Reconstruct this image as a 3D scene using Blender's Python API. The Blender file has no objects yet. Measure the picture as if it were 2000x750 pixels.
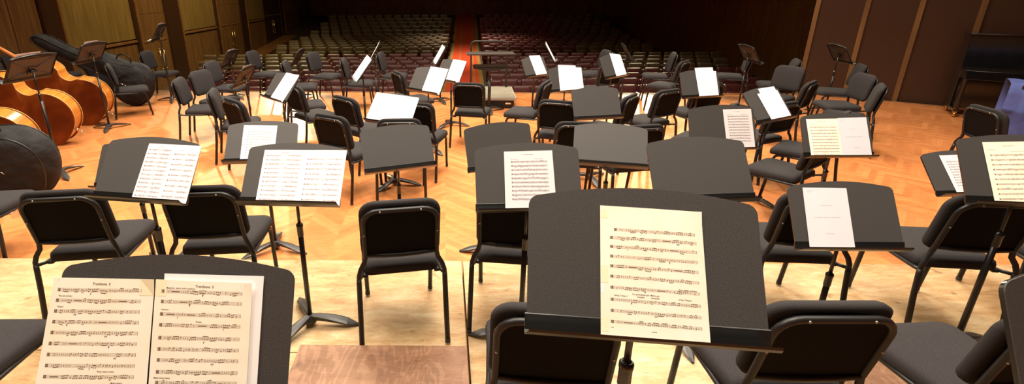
import bpy, bmesh, math, random
from mathutils import Vector, Matrix
random.seed(7)
C = bpy.context.scene.collection
PI = math.pi
LEVEL = (0.0, 0.125, 0.18)
STAGE = -0.0488                      # the hall is turned a little against the camera
# ------------------------------------------------------------------ materials
def mat(name, col=(.5, .5, .5), rough=.5, metal=0., spec=.5, coat=0.):
    m = bpy.data.materials.new(name); m.use_nodes = True
    b = m.node_tree.nodes['Principled BSDF']
    b.inputs['Base Color'].default_value = (*col, 1); b.inputs['Roughness'].default_value = rough
    b.inputs['Metallic'].default_value = metal; b.inputs['Specular IOR Level'].default_value = spec
    b.inputs['Coat Weight'].default_value = coat; b.inputs['Coat Roughness'].default_value = .12
    return m
def N(m, kind, **kw):
    n = m.node_tree.nodes.new(kind)
    for k, v in kw.items():
        if k in n.inputs: n.inputs[k].default_value = v
        else: setattr(n, k, v)
    return n
def L(m, a, ao, b, bi): m.node_tree.links.new(a.outputs[ao], b.inputs[bi])
def ramp(m, stops):
    r = m.node_tree.nodes.new('ShaderNodeValToRGB')
    e = r.color_ramp.elements
    while len(e) < len(stops): e.new(.5)
    for i, (p, c) in enumerate(stops): e[i].position = p; e[i].color = (*c, 1)
    return r
def noisy(name, stops, scale=(1, 1, 1), nscale=5., detail=6., rough=.5, bump=0., bscale=None, distort=0., coord='Object', **kw):
    m = mat(name, rough=rough, **kw); b = m.node_tree.nodes['Principled BSDF']
    tc = N(m, 'ShaderNodeTexCoord'); mp = N(m, 'ShaderNodeMapping'); mp.inputs['Scale'].default_value = scale
    L(m, tc, coord, mp, 'Vector')
    n = N(m, 'ShaderNodeTexNoise', Scale=nscale, Detail=detail, Distortion=distort); L(m, mp, 'Vector', n, 'Vector')
    r = ramp(m, stops); L(m, n, 'Fac', r, 'Fac'); L(m, r, 'Color', b, 'Base Color')
    if bump:
        n2 = N(m, 'ShaderNodeTexNoise', Scale=bscale or nscale * 4, Detail=3.); L(m, tc, coord, n2, 'Vector')
        bp = N(m, 'ShaderNodeBump', Strength=bump, Distance=.002); L(m, n2, 'Fac', bp, 'Height'); L(m, bp, 'Normal', b, 'Normal')
    return m
M = {}
M['tube'] = mat('black_enamel_tube', (.010, .009, .009), .42, spec=.35)
M['panel'] = mat('black_back_panel', (.004, .0038, .0035), .8, spec=.12)
M['rivet'] = mat('steel_rivet', (.35, .3, .25), .4, metal=.8)
M['rubber'] = mat('rubber_glide', (.02, .018, .018), .6)
M['glide'] = mat('steel_glide', (.5, .48, .45), .3, metal=1.)
M['cloth'] = noisy('charcoal_upholstery', [(.3, (.020, .018, .018)), (.7, (.034, .030, .031))], nscale=300., detail=2., rough=.95, bump=.5, bscale=600., spec=.2)
M['desk'] = noisy('speckled_black_desk', [(.44, (.020, .018, .017)), (.57, (.078, .071, .066))], nscale=800., detail=2., rough=.66, bump=.12, bscale=900., spec=.32)
M['deskedge'] = mat('smooth_black_lip', (.010, .010, .010), .28)
M['pole'] = mat('black_pole', (.010, .010, .010), .30)
M['base'] = mat('cast_stand_foot', (.025, .024, .023), .38)
M['deskback'] = mat('desk_underside', (.040, .032, .027), .5)
M['paper_old'] = noisy('yellowed_paper', [(.25, (.91, .79, .60)), (.6, (.94, .87, .74))], nscale=9., detail=5., rough=.9, spec=.1)
M['paper_white'] = mat('white_paper', (.88, .86, .86), .85, spec=.1)
M['paper_part'] = mat('photocopied_paper', (.72, .66, .67), .85, spec=.1)
M['paper_title'] = mat('cool_white_paper', (.68, .67, .71), .85, spec=.1)
M['ink'] = mat('printed_ink', (.15, .105, .08), .9, spec=.05)
M['ink_grey'] = mat('grey_photocopy_ink', (.13, .10, .10), .9, spec=.05)
M['ink_faint'] = mat('faint_ink', (.40, .38, .40), .9, spec=.05)
M['ruled'] = mat('fine_staff_line', (.46, .37, .26), .9, spec=.05)
M['ruled_grey'] = mat('fine_grey_staff_line', (.36, .30, .30), .9, spec=.05)
M['tape'] = mat('old_adhesive_tape', (.91, .81, .56), .7)
# orange herringbone parquet, worn and glossy
def parquet():
    m = mat('orange_parquet', rough=.45, spec=.35); b = m.node_tree.nodes['Principled BSDF']
    tc = N(m, 'ShaderNodeTexCoord'); sp = N(m, 'ShaderNodeSeparateXYZ'); L(m, tc, 'Object', sp, 'Vector')
    def math_(op, a=None, bv=None, av=None, bb=None):
        n = N(m, 'ShaderNodeMath', operation=op)
        if a is not None: L(m, a[0], a[1], n, 0)
        elif av is not None: n.inputs[0].default_value = av
        if bb is not None: L(m, bb[0], bb[1], n, 1)
        elif bv is not None: n.inputs[1].default_value = bv
        return n
    zig = math_('PINGPONG', (sp, 'X'), .30)
    v = math_('ADD', (sp, 'Y'), bb=(zig, 0))
    cell = math_('DIVIDE', (sp, 'X'), .30); col = math_('FLOOR', (cell, 0))
    row = math_('DIVIDE', (v, 0), .085); rowf = math_('FLOOR', (row, 0))
    cmb = N(m, 'ShaderNodeCombineXYZ'); L(m, col, 0, cmb, 'X'); L(m, rowf, 0, cmb, 'Y')
    wn = N(m, 'ShaderNodeTexWhiteNoise', noise_dimensions='2D'); L(m, cmb, 'Vector', wn, 'Vector')
    grain = N(m, 'ShaderNodeTexNoise', Scale=3., Detail=7., Distortion=1.2); mp = N(m, 'ShaderNodeMapping'); mp.inputs['Scale'].default_value = (2.5, 9, 1)
    L(m, tc, 'Object', mp, 'Vector'); L(m, mp, 'Vector', grain, 'Vector')
    big = N(m, 'ShaderNodeTexNoise', Scale=.55, Detail=3.); L(m, tc, 'Object', big, 'Vector')
    r1 = ramp(m, [(0, (.48, .168, .052)), (1, (.62, .245, .080))]); L(m, wn, 'Value', r1, 'Fac')
    r2 = ramp(m, [(.3, (.78, .72, .66)), (.65, (1, 1, 1))]); L(m, grain, 'Fac', r2, 'Fac')
    r3 = ramp(m, [(.35, (.86, .84, .80)), (.65, (1, 1, 1))]); L(m, big, 'Fac', r3, 'Fac')
    m1 = N(m, 'ShaderNodeMix', data_type='RGBA', blend_type='MULTIPLY'); m1.inputs[0].default_value = .85
    L(m, r1, 'Color', m1, 6); L(m, r2, 'Color', m1, 7)
    m2 = N(m, 'ShaderNodeMix', data_type='RGBA', blend_type='MULTIPLY'); m2.inputs[0].default_value = .9
    L(m, m1, 2, m2, 6); L(m, r3, 'Color', m2, 7)
    fr = math_('FRACT', (row, 0)); g = math_('LESS_THAN', (fr, 0), .035)
    m3 = N(m, 'ShaderNodeMix', data_type='RGBA', blend_type='MIX'); L(m, g, 0, m3, 0)
    L(m, m2, 2, m3, 6); m3.inputs[7].default_value = (.36, .13, .045, 1)
    L(m, m3, 2, b, 'Base Color')
    bp = N(m, 'ShaderNodeBump', Strength=.10, Distance=.004); L(m, grain, 'Fac', bp, 'Height'); L(m, bp, 'Normal', b, 'Normal')
    rr = ramp(m, [(.3, (.30, .30, .30)), (.7, (.50, .50, .50))]); L(m, big, 'Fac', rr, 'Fac'); L(m, rr, 'Color', b, 'Roughness')
    return m
M['parquet'] = parquet()
def boards(name, stops, fine, figure, rough):
    m = mat(name, rough=rough, spec=.3); b = m.node_tree.nodes['Principled BSDF']
    tc = N(m, 'ShaderNodeTexCoord')
    big = N(m, 'ShaderNodeTexNoise', Scale=1.6, Detail=4., Distortion=.6); L(m, tc, 'Object', big, 'Vector')
    mp = N(m, 'ShaderNodeMapping'); mp.inputs['Scale'].default_value = (1.6, 5.5, 1); L(m, tc, 'Object', mp, 'Vector')
    sm = N(m, 'ShaderNodeTexNoise', Scale=fine, Detail=12., Roughness=.80, Distortion=.5); L(m, mp, 'Vector', sm, 'Vector')
    mx = N(m, 'ShaderNodeMix', data_type='FLOAT'); mx.inputs[0].default_value = .62; L(m, big, 'Fac', mx, 2); L(m, sm, 'Fac', mx, 3)
    r = ramp(m, stops); L(m, mx, 0, r, 'Fac'); last = r, 'Color'
    if figure:
        mp2 = N(m, 'ShaderNodeMapping'); mp2.inputs['Scale'].default_value = (3.2, .9, 1); L(m, tc, 'Object', mp2, 'Vector')
        dn = N(m, 'ShaderNodeTexNoise', Scale=1.3, Detail=3., Distortion=.8); L(m, mp2, 'Vector', dn, 'Vector')
        ml = N(m, 'ShaderNodeMath', operation='MULTIPLY'); L(m, dn, 'Fac', ml, 0); ml.inputs[1].default_value = 75.
        sn = N(m, 'ShaderNodeMath', operation='SINE'); L(m, ml, 0, sn, 0)
        r2 = ramp(m, [(.1, (.62, .55, .50)), (.6, (1, 1, 1))]); L(m, sn, 0, r2, 'Fac')
        m2 = N(m, 'ShaderNodeMix', data_type='RGBA', blend_type='MULTIPLY'); m2.inputs[0].default_value = figure
        L(m, r, 'Color', m2, 6); L(m, r2, 'Color', m2, 7); last = m2, 2
    st = N(m, 'ShaderNodeTexNoise', Scale=9., Detail=2.); L(m, tc, 'Object', st, 'Vector')
    r3 = ramp(m, [(.26, (.45, .42, .40)), (.33, (1, 1, 1))]); L(m, st, 'Fac', r3, 'Fac')
    m3 = N(m, 'ShaderNodeMix', data_type='RGBA', blend_type='MULTIPLY'); m3.inputs[0].default_value = .8
    L(m, last[0], last[1], m3, 6); L(m, r3, 'Color', m3, 7); L(m, m3, 2, b, 'Base Color')
    return m
M['ply'] = boards('worn_pale_plywood', [(.36, (.22, .115, .046)), (.45, (.34, .20, .088)), (.53, (.41, .28, .145)), (.64, (.50, .40, .26))], 3.2, 0, .6)
M['veneer'] = boards('brown_wood_veneer', [(.34, (.14, .066, .036)), (.5, (.24, .125, .070)), (.66, (.33, .19, .115))], 3.4, .5, .5)
M['plyedge'] = mat('dirty_plywood_edge', (.30, .20, .10), .8)
M['wallwood'] = noisy('walnut_wall_panel', [(.3, (.120, .052, .017)), (.7, (.215, .105, .036))], scale=(1, 4.5, .35), nscale=3., detail=7., rough=.42, distort=.5, coord='Object')
M['wallgold'] = noisy('golden_veneer_panel', [(.3, (.165, .098, .026)), (.7, (.26, .162, .050))], scale=(1, 4.5, .35), nscale=3., detail=7., rough=.42, distort=.5)
M['walldark'] = mat('dark_stained_wood', (.045, .018, .008), .4)
M['trim'] = noisy('stained_wood_trim', [(.3, (.16, .065, .020)), (.7, (.26, .12, .040))], nscale=8., rough=.38)
M['brass'] = mat('polished_brass', (.75, .52, .20), .22, metal=1.)
M['aud'] = mat('dark_auditorium_floor', (.05, .028, .018), .7)
M['carpet'] = noisy('red_carpet', [(.35, (.42, .045, .018)), (.65, (.60, .075, .028))], nscale=60., detail=3., rough=.95, spec=.1)
M['carpetgold'] = mat('gold_carpet_stripe', (.28, .16, .04), .95, spec=.1)
M['leather'] = noisy('dark_red_leather', [(.3, (.062, .014, .012)), (.7, (.11, .027, .024))], nscale=14., rough=.38, spec=.5)
M['leather_olive_lit'] = noisy('red_leather_olive_lit', [(.3, (.060, .038, .017)), (.7, (.105, .068, .030))], nscale=14., rough=.42, spec=.5)  # olive-brown cast of the dim hall light, painted into the red leather
M['seatwood'] = mat('seat_side_wood', (.035, .016, .009), .4)
M['ceil'] = mat('plaster_ceiling', (.55, .50, .42), .9)
M['bassback'] = noisy('orange_varnished_maple', [(.25, (.060, .009, .002)), (.5, (.135, .026, .003)), (.75, (.26, .058, .007))], nscale=2.6, detail=6., rough=.5, distort=.7, spec=.18)
M['bassrib'] = noisy('golden_varnished_rib', [(.3, (.40, .125, .016)), (.7, (.62, .25, .04))], scale=(8, 1, 1), nscale=3., rough=.25, coat=.4)
M['basslight'] = mat('pale_edge_purfling', (.70, .42, .16), .35)
M['neckwood'] = mat('bass_neck_maple', (.48, .17, .04), .3, coat=.4)
M['ebony'] = mat('ebony', (.010, .009, .008), .3)
M['chrome'] = mat('chrome', (.75, .74, .72), .15, metal=1.)
M['bag'] = noisy('black_nylon_bag', [(.3, (.010, .010, .010)), (.7, (.022, .021, .021))], nscale=9., rough=.8, bump=1., bscale=6., spec=.2)
for n_ in M['bag'].node_tree.nodes:
    if n_.type == 'BUMP': n_.inputs['Distance'].default_value = .03
M['bagseam'] = mat('black_bag_piping', (.006, .006, .006), .45)
M['podium'] = noisy('grey_podium_board', [(.3, (.17, .15, .11)), (.7, (.26, .23, .17))], scale=(1, 7, 1), nscale=5., rough=.6)
M['podedge'] = mat('pale_podium_edge', (.36, .33, .27), .6)
M['blackmetal'] = mat('black_steel', (.014, .013, .012), .4)
M['piano'] = mat('black_piano_lacquer', (.006, .006, .006), .12, coat=.6)
M['blue'] = noisy('crumpled_blue_cloth', [(.3, (.055, .075, .24)), (.7, (.10, .13, .36))], nscale=6., rough=.85, bump=1., bscale=7.)
M['stool'] = mat('white_plastic_box', (.75, .72, .74), .5)
# ------------------------------------------------------------------ mesh helpers
class MB:
    """collects shapes for one mesh object"""
    def __init__(s): s.bm = bmesh.new(); s.mats = []
    def mi(s, m):
        if m not in s.mats: s.mats.append(m)
        return s.mats.index(m)
    def face(s, vs, m=0, smooth=False):
        try: f = s.bm.faces.new(vs)
        except ValueError: return None
        f.material_index = m; f.smooth = smooth; return f
    def poly(s, pts, m=None, smooth=False):
        k = s.mi(m) if m else 0
        return s.face([s.bm.verts.new(p) for p in pts], k, smooth)
    def box(s, c, d, m=None, M4=None, bev=0.):
        k = s.mi(m) if m else 0
        r = bmesh.ops.create_cube(s.bm, size=1.)
        T = Matrix.Translation(c) @ (M4 or Matrix()) @ Matrix.Diagonal((*d, 1))
        bmesh.ops.transform(s.bm, matrix=T, verts=r['verts'])
        fs = {f for v in r['verts'] for f in v.link_faces}
        for f in fs: f.material_index = k
        if bev:
            es = {e for v in r['verts'] for e in v.link_edges}
            rr = bmesh.ops.bevel(s.bm, geom=list(es), offset=bev, segments=2, affect='EDGES', profile=.5)
            for f in rr['faces']: f.material_index = k; f.smooth = True
    def tube(s, pts, r, seg=10, m=None, caps=True, flat=1., up=None):
        k = s.mi(m) if m else 0
        pts = [Vector(p) for p in pts]; n = len(pts)
        rs = r if isinstance(r, (list, tuple)) else [r] * n
        t0 = (pts[1] - pts[0]).normalized()
        a = Vector(up) if up else (Vector((0, 0, 1)) if abs(t0.z) < .9 else Vector((1, 0, 0)))
        u = t0.cross(a).normalized(); rings = []
        for i, p in enumerate(pts):
            t = ((pts[min(i + 1, n - 1)] - pts[max(i - 1, 0)])).normalized()
            u = (u - t * u.dot(t)).normalized(); v = t.cross(u)
            rings.append([s.bm.verts.new(p + (u * math.cos(2 * PI * j / seg) + v * math.sin(2 * PI * j / seg) * flat) * rs[i]) for j in range(seg)])
        for i in range(n - 1):
            for j in range(seg):
                s.face([rings[i][j], rings[i][(j + 1) % seg], rings[i + 1][(j + 1) % seg], rings[i + 1][j]], k, True)
        if caps: s.face(rings[0][::-1], k); s.face(rings[-1], k)
    def lathe(s, prof, seg=16, m=None, M4=None):
        k = s.mi(m) if m else 0; rings = []
        for r, z in prof:
            if r < 1e-6: rings.append([s.bm.verts.new((M4 or Matrix()) @ Vector((0, 0, z)))])
            else: rings.append([s.bm.verts.new((M4 or Matrix()) @ Vector((r * math.cos(2 * PI * j / seg), r * math.sin(2 * PI * j / seg), z))) for j in range(seg)])
        for a, b in zip(rings, rings[1:]):
            for j in range(seg):
                q = [a[j % len(a)], a[(j + 1) % len(a)], b[(j + 1) % len(b)], b[j % len(b)]]
                q2 = []
                for v in q:
                    if v not in q2: q2.append(v)
                if len(q2) > 2: s.face(q2, k, True)
    def rings(s, rs, m=None, cap0=True, cap1=True, smooth=True):
        """skin a list of closed rings of equal length"""
        k = s.mi(m) if m else 0
        R = [[s.bm.verts.new(p) for p in r] for r in rs]; n = len(R[0])
        for a, b in zip(R, R[1:]):
            for j in range(n): s.face([a[j], a[(j + 1) % n], b[(j + 1) % n], b[j]], k, smooth)
        if cap0: s.face(R[0][::-1], k, smooth)
        if cap1: s.face(R[-1], k, smooth)
    def mesh(s, name, m=None):
        bmesh.ops.recalc_face_normals(s.bm, faces=s.bm.faces)
        me = bpy.data.meshes.new(name); s.bm.to_mesh(me); s.bm.free()
        if s.mats:
            for q in s.mats: me.materials.append(M[q])
        if m: me.materials.append(M[m])
        return me
def obj(name, me, parent=None, **props):
    o = bpy.data.objects.new(name, me); C.objects.link(o)
    if parent: o.parent = parent
    for k, v in props.items(): o[k] = v
    return o
def tag(o, label, cat, group=None, kind=None):
    o['label'] = label; o['category'] = cat
    if group: o['group'] = group
    if kind: o['kind'] = kind
    return o
def struct(name, me, **p):
    o = obj(name, me, **p); o['kind'] = 'structure'; return o
def rrect(hw, y0, y1, r0, r1, seg=5, hw1=None):
    """closed outline: y0 = bottom side (corner r0), y1 = top side (corner r1)"""
    hw1 = hw if hw1 is None else hw1
    pts = []
    for cx, cy, r, a0 in ((hw - r0, y0 + r0, r0, -90), (hw1 - r1, y1 - r1, r1, 0), (-hw1 + r1, y1 - r1, r1, 90), (-hw + r0, y0 + r0, r0, 180)):
        for i in range(seg + 1):
            a = math.radians(a0 + 90 * i / seg); pts.append((cx + r * math.cos(a), cy + r * math.sin(a)))
    return pts
def inset(pts, d, c):
    out = []
    for x, y in pts:
        dx, dy = c[0] - x, c[1] - y; l = math.hypot(dx, dy)
        k = max(0., 1 - d / max(l, 1e-6)); out.append((c[0] - dx * k, c[1] - dy * k))
    return out
def cat(points, n):
    """Catmull-Rom through points"""
    P = [Vector(p) for p in points]; out = []
    for i in range(len(P) - 1):
        p0, p1, p2, p3 = P[max(i - 1, 0)], P[i], P[i + 1], P[min(i + 2, len(P) - 1)]
        for j in range(n):
            t = j / n
            out.append(.5 * ((2 * p1) + (p2 - p0) * t + (2 * p0 - 5 * p1 + 4 * p2 - p3) * t * t + (-p0 + 3 * p1 - 3 * p2 + p3) * t ** 3))
    out.append(P[-1]); return out
CHAIRS = [  # key, floor level, x, y, yaw
    ('V', 1, -1.950, 1.590, 0.000),
    ('P', 2, 1.198, 1.513, -0.011),
    ('Q', 2, 0.367, 1.501, -0.100),
    ('X', 1, 1.970, 1.530, 0.050),
    ('B', 1, -2.029, 2.561, 0.121),
    ('L', 1, -1.314, 2.611, 0.077),
    ('A', 1, -0.261, 2.413, 0.155),
    ('R', 1, 0.394, 2.489, -0.136),
    ('Y', 1, 1.930, 2.485, -0.080),
    ('O', 1, 2.740, 2.420, -0.120),
    ('W', 1, 3.450, 2.450, -0.350),
    ('c43', 0, -3.450, 3.350, 0.100),
    ('c11', 0, -0.412, 4.452, 0.012),
    ('T', 0, 1.190, 4.312, -0.099),
    ('T2', 0, 1.635, 4.196, 0.175),
    ('M', 0, -0.935, 4.571, -0.529),
    ('S', 0, 1.257, 5.142, -0.364),
    ('c10', 0, -0.23, 5.09, -0.294),
    ('c22', 0, 2.667, 4.856, 0.748),
    ('c24', 0, 2.944, 3.956, 0.576),
    ('c25', 0, 3.50, 4.50, 0.725),
    ('c26', 0, 3.326, 4.990, 0.398),
    ('K', 0, 2.429, 5.650, 0.470),
    ('c20', 0, 1.820, 5.318, 0.848),
    ('c21', 0, 3.17, 6.08, 0.150),
    ('c14', 0, -0.915, 5.329, -0.730),
    ('c15', 0, -1.663, 6.014, -0.784),
    ('c16', 0, -1.902, 6.591, -1.180),
    ('c18', 0, -2.085, 5.237, -0.703),
    ('c17', 0, -2.458, 5.639, -1.278),
    ('c1', 0, -3.251, 6.388, -1.366),
    ('c2', 0, -3.276, 6.905, -1.799),
    ('c3', 0, -3.523, 7.872, -1.617),
    ('c4', 0, -3.374, 9.190, -1.697),
    ('c5', 0, -2.335, 7.936, -1.426),
    ('c6', 0, -2.179, 8.934, -1.828),
    ('c7', 0, -1.440, 8.200, -1.500),
    ('c8', 0, -0.922, 8.924, -1.653),
    ('c9', 0, -0.429, 6.897, -1.118),
    ('C', 0, 0.356, 6.155, -0.239),
    ('G', 0, 1.035, 6.093, 1.102),
    ('c35', 0, 2.439, 7.585, 0.319),
    ('c36', 0, 2.744, 9.035, 1.664),
    ('c23a', 0, 3.819, 8.737, 1.270),
    ('c23b', 0, 3.594, 7.839, 0.787),
    ('c31', 0, 5.12, 8.66, 1.150),
    ('c33', 0, 4.791, 6.924, 2.020),
    ('c34', 0, 5.367, 7.848, 1.166),
    ('c27', 0, 4.315, 6.059, 0.700),
    ('c28', 0, 5.299, 6.389, 1.420),
    ('c29', 0, 5.926, 7.272, 1.144),
    ('c30', 0, 4.943, 5.791, 0.956),
    ('U', 0, 5.404, 4.456, -1.726),
    ('c38', 0, -5.067, 7.789, -0.980),
    ('c39', 0, -5.407, 9.328, -1.513),
    ('c40', 0, -7.25, 9.25, -1.398),
    ('c41', 0, -7.7, 9.0, -1.466),
    ('c42', 0, -7.200, 8.000, -1.500),
]
STANDS = [  # key, floor level, x, y, height of desk foot, yaw, lean of desk
    ('s1', 2, 0.433, 0.869, 1.226, -0.123, 0.576),
    ('s2', 1, -0.580, 0.760, 1.120, -0.050, 0.500),
    ('s36', 2, 1.426, 0.781, 1.091, 0.167, 0.425),
    ('s35', 1, 2.661, 2.011, 0.999, -0.111, 0.541),
    ('s32', 1, 1.949, 2.058, 0.750, -0.030, 0.559),
    ('s30', 1, -0.781, 2.212, 0.931, -0.067, 0.686),
    ('s28', 1, -1.498, 2.171, 0.975, -0.157, 0.644),
    ('s3', 1, 0.404, 2.101, 0.945, 0.035, 0.545),
    ('s4', 1, 1.280, 2.178, 0.952, 0.065, 0.598),
    ('s29', 0, -2.150, 3.040, 0.670, -0.120, 0.537),
    ('s31', 0, -1.333, 3.291, 0.769, 0.069, 0.716),
    ('s5', 0, -0.311, 3.219, 0.733, 0.323, 0.540),
    ('s6', 0, 0.409, 3.241, 0.730, 0.291, 0.401),
    ('s7', 0, 1.167, 3.232, 0.746, -0.237, 0.684),
    ('s33', 0, 2.905, 3.372, 0.756, -0.000, 0.461),
    ('s34', 0, 3.642, 3.069, 0.580, 0.048, 0.712),
    ('s9', 0, 2.068, 3.411, 0.808, 0.071, 0.400),
    ('s10', 0, 2.952, 4.177, 0.816, 0.468, 0.676),
    ('s8', 0, 1.544, 4.728, 0.696, 0.173, 0.466),
    ('s19', 0, -0.574, 4.618, 0.689, -0.513, 0.649),
    ('s21', 0, -1.860, 5.200, 0.805, -0.797, 0.640),
    ('s20', 0, -1.127, 6.083, 0.874, -1.306, 0.652),
    ('s16', 0, -0.259, 5.758, 0.763, -0.690, 0.581),
    ('s11', 0, 3.013, 5.587, 0.720, 0.213, 0.407),
    ('s13', 0, 1.610, 6.273, 0.664, 0.344, 0.330),
    ('s12', 0, 1.497, 7.762, 0.603, 0.639, 0.484),
    ('s14', 0, 2.387, 6.714, 0.764, 0.672, 0.440),
    ('s17', 0, 0.027, 6.945, 0.686, -0.868, 0.513),
    ('s18', 0, -0.170, 8.589, 0.710, -1.464, 0.526),
    ('s15', 0, 1.888, 8.405, 0.770, 1.373, 0.530),
    ('s20b', 0, -1.100, 7.100, 0.930, -1.480, 0.530),
    ('s22', 0, -2.946, 6.952, 0.636, -1.636, 0.550),
    ('s23', 0, -4.026, 9.049, 0.603, -1.619, 0.473),
    ('s24', 0, -2.771, 8.995, 0.625, -1.570, 0.543),
    ('s25', 0, -5.128, 8.803, 1.093, -1.343, 0.512),
    ('s26', 0, -4.364, 5.066, 1.063, -1.752, 0.588),
    ('s27', 0, -5.057, 6.944, 0.981, -1.606, 0.543),
    ('s37', 0, 5.02, 7.95, 0.780, 1.500, 0.550),
    ('s38', 0, 3.20, 8.38, 0.760, 1.400, 0.550),
    ('s39', 0, 6.32, 7.73, 0.800, 1.400, 0.550),
]
PAGES = [  # stand, kind, corners on the desk (top left, top right, bottom right, bottom left)
    ('s1', 'old', (-0.091, 0.286), (0.132, 0.281), (0.134, -0.006), (-0.094, -0.003)),
    ('s2', 'old', (-0.264, 0.278), (-0.042, 0.279), (-0.032, 0.020), (-0.271, 0.012)),
    ('s2', 'old', (-0.040, 0.279), (0.169, 0.276), (0.175, 0.026), (-0.028, 0.020)),
    ('s2', 'white', (-0.026, 0.291), (0.190, 0.290), (0.194, 0.027), (-0.008, 0.020)),
    ('s35', 'old', (-0.151, 0.290), (0.064, 0.299), (0.065, 0.011), (-0.143, 0.001)),
    ('s32', 'title', (-0.183, 0.297), (0.029, 0.295), (0.020, -0.004), (-0.194, -0.006)),
    ('s30', 'part', (-0.170, 0.287), (0.264, 0.292), (0.258, -0.004), (-0.171, 0.004)),
    ('s28', 'part', (-0.027, 0.294), (0.263, 0.293), (0.257, 0.000), (-0.038, 0.006)),
    ('s3', 'part', (-0.111, 0.287), (0.126, 0.289), (0.128, -0.010), (-0.118, -0.004)),
    ('s31', 'part', (-0.141, 0.297), (0.102, 0.286), (0.096, -0.012), (-0.142, -0.005)),
    ('s33', 'old', (-0.218, 0.283), (0.016, 0.285), (0.026, -0.007), (-0.207, -0.006)),
    ('s33', 'title', (0.017, 0.289), (0.231, 0.295), (0.240, -0.008), (0.025, -0.007)),
    ('s34', 'part', (-0.124, 0.293), (0.107, 0.295), (0.096, 0.013), (-0.114, 0.011)),
    ('s9', 'part', (0.011, 0.295), (0.231, 0.294), (0.242, -0.006), (0.024, -0.000)),
    ('s10', 'white', (-0.078, 0.274), (0.224, 0.278), (0.228, 0.018), (-0.067, 0.006)),
    ('s10', 'white', (-0.028, 0.321), (0.211, 0.322), (0.204, 0.058), (-0.039, 0.043)),
    ('s19', 'white', (-0.244, 0.315), (0.022, 0.313), (0.026, -0.000), (-0.262, -0.023)),
    ('s19', 'white', (0.022, 0.313), (0.271, 0.308), (0.275, 0.007), (0.026, -0.000)),
    ('s21', 'white', (-0.034, 0.333), (0.250, 0.333), (0.192, -0.009), (-0.090, 0.003)),
    ('s16', 'white', (-0.028, 0.339), (0.248, 0.330), (0.254, -0.016), (-0.026, -0.002)),
    ('s11', 'white', (-0.051, 0.351), (0.191, 0.348), (0.214, 0.002), (-0.035, 0.002)),
    ('s11', 'white', (-0.021, 0.305), (0.229, 0.301), (0.229, 0.001), (-0.021, 0.001)),
    ('s13', 'white', (-0.107, 0.346), (0.159, 0.324), (0.153, 0.006), (-0.114, -0.005)),
    ('s13', 'white', (0.050, 0.304), (0.245, 0.292), (0.249, 0.013), (0.034, 0.001)),
    ('s12', 'white', (-0.059, 0.349), (0.185, 0.336), (0.221, -0.003), (-0.031, -0.001)),
    ('s14', 'white', (-0.006, 0.346), (0.235, 0.302), (0.255, 0.004), (0.001, 0.003)),
    ('s17', 'white', (-0.029, 0.327), (0.253, 0.328), (0.266, -0.019), (-0.020, -0.022)),
    ('s15', 'white', (-.23, .325), (.0, .325), (.0, .0), (-.23, .0)),
    ('s15', 'white', (.0, .325), (.23, .325), (.23, .0), (.0, .0)),
    ('s18', 'white', (-.23, .325), (.0, .325), (.0, .0), (-.23, .0)),
    ('s18', 'white', (.0, .325), (.23, .325), (.23, .0), (.0, .0)),
    ('s20', 'white', (-.23, .325), (.0, .325), (.0, .0), (-.23, .0)),
    ('s20', 'white', (.0, .325), (.23, .325), (.23, .0), (.0, .0)),
    ('s20b', 'pale', (-.06, .345), (.2, .345), (.2, .01), (-.06, .01)),
    ('s22', 'pale', (-.06, .345), (.2, .345), (.2, .01), (-.06, .01)),
    ('s23', 'pale', (-.06, .345), (.2, .345), (.2, .01), (-.06, .01)),
    ('s24', 'pale', (-.06, .345), (.2, .345), (.2, .01), (-.06, .01)),
    ('s25', 'pale', (-.06, .345), (.2, .345), (.2, .01), (-.06, .01)),
    ('s26', 'pale', (-.06, .345), (.2, .345), (.2, .01), (-.06, .01)),
    ('s27', 'pale', (-.06, .345), (.2, .345), (.2, .01), (-.06, .01)),
]
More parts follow.
